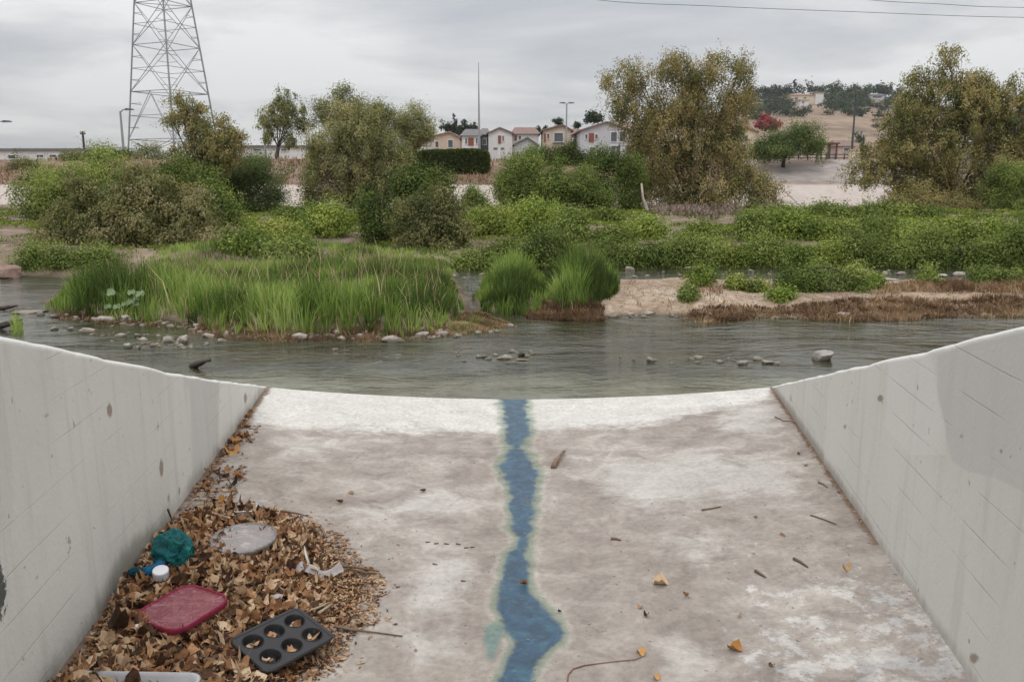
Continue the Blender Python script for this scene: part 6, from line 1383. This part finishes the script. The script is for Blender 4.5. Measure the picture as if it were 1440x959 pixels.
scrap('plastic_film', 'crinkled clear plastic film on the heap beyond the muffin tin', 'plastic film', 458, 803, .125, .045, 'clear', seed=5, rot=.15, curl=.3, lift=.028)
scrap('plastic_film', 'smaller curl of clear plastic film beside the crinkled strip', 'plastic film', 419, 797, .045, .06, 'clear', seed=6, rot=.3, curl=.6, lift=.028)
scrap('paper_scrap', 'tiny grey-white scrap among leaves above the muffin tin', 'paper scrap', 391, 838, .03, .03, 'clear', seed=8, lift=.025)
M['white_rod'] = plain('ivory_plastic', (.55, .53, .47), .4, .1, 10, 0)
floor_stick('ivory plastic stick standing out of the heap above the clear film', [(434,792,.03),(430,780,.05),(428,768,.06)], .008, 'white_rod', 'plastic_stick', 'plastic stick')
floor_stick('short ivory stick lying against the upright one in the clear film', [(432,793,.03),(443,797,.035),(449,801,.03)], .006, 'white_rod', 'plastic_stick', 'plastic stick')
# clear box at the heap's upper rim
c0 = GS(346, 719, .015); bx = thing('plastic_tub', (c0.x, c0.y, surf(c0.x, c0.y) + .002), 'small whitish see-through tub at the upper rim of the heap behind the round lid', 'plastic tub'); bx.rotation_euler = (0, 0, .15)
g = Geo(); loft(g, [[(x, y, 0) for x, y in rr_outline(.034, .034, .01, 5)], [(x, y, .03) for x, y in rr_outline(.04, .04, .012, 5)]], close_last=False, close_first=True); solid(put('body', g.mesh('body', smooth=False), M['clear'], bx), .001)
g = Geo(); g.tube([(x, y, .03) for x, y in rr_outline(.041, .041, .013, 5)] + [(.041, .028, .03)], .002, 5); put('rim', g.mesh('rim', smooth=True), M['white_plastic'], bx)
scrap('plastic_film', 'flat clear plastic piece lying beside the see-through tub', 'plastic film', 322, 724, .07, .05, 'clear', z=.11, seed=9, lift=.01, curl=.15)
# grey tray at the bottom edge
a_, b_ = G(112, 962, .17), G(286, 962, .17); wd_ = (b_ - a_).length / 2 * 1.0; tc_ = G(198, 944, .235)
tr = thing('plastic_tray', (tc_.x - .005, tc_.y - .092, surf(tc_.x, tc_.y - .05) + .045), 'grey plastic tray with a rounded rim cut off by the bottom of the photo', 'tray'); tr.rotation_euler = (.03, .0, -.03)
def tr_ring(ins, z): return [(x, y, z) for x, y in rr_outline(wd_ - ins, .092 - ins, .032, 8)]
g = Geo(); loft(g, [tr_ring(.005, .0), tr_ring(.010, -.004), tr_ring(.016, -.022), tr_ring(.024, -.026), tr_ring(.05, -.026)]); put('basin', g.mesh('basin', smooth=True), M['grey_plastic'], tr)
g = Geo(); loft(g, [tr_ring(.007, -.002), tr_ring(.004, .002), tr_ring(-.001, .0025), tr_ring(-.004, -.001), tr_ring(-.003, -.006)], close_last=False); put('rim', g.mesh('rim', smooth=True), M['light_rim'] if 'light_rim' in M else M['grey_plastic'], tr)
bpy.context.view_layer.update()
for j, (u, v) in enumerate([(.04, .02), (.055, .03), (.03, .035), (.065, .01)]):
    o = bpy.data.objects.new('leaf', LM['mid_leaf' if j % 2 else 'pale_leaf'][j]); C.objects.link(o); o.location = tr.matrix_world @ Vector((u, v, -.018)); o.rotation_euler = (.2, .3 * j, j); o.scale = (.035, .035, .035)
    tag(o, 'small dry leaf lying inside the grey plastic tray', 'leaf', 'leaves inside the grey tray')
if False:
    L_ = {}
    for o in scene.objects:
        if o.type == 'MESH': n_ = o.name.split('.')[0]; L_[n_] = L_.get(n_, 0) + len(o.data.loops) - 2 * len(o.data.polygons)
    print(sorted(L_.items(), key=lambda v: -v[1])[:22])
print('objects', len(scene.objects), 'tris', sum(len(o.data.loops) - 2 * len(o.data.polygons) for o in scene.objects if o.type == 'MESH'))

# ---- thin summer haze over the valley
g = Geo(); g.box((40, 700, 60), (2600, 1460, 124)); 
m = bpy.data.materials.new('haze'); m.use_nodes = True; t = NT(m.node_tree); t.N.clear(); out = t.n('ShaderNodeOutputMaterial')
pv = t.n('ShaderNodeVolumePrincipled'); pv.inputs['Color'].default_value = (.85, .9, .95, 1); pv.inputs['Density'].default_value = .00013; pv.inputs['Anisotropy'].default_value = .3
t.L.new(pv.outputs[0], out.inputs['Volume'])
put('haze', g.mesh('haze'), m, label='thin pale summer haze over the valley', cat='haze', kind='stuff')
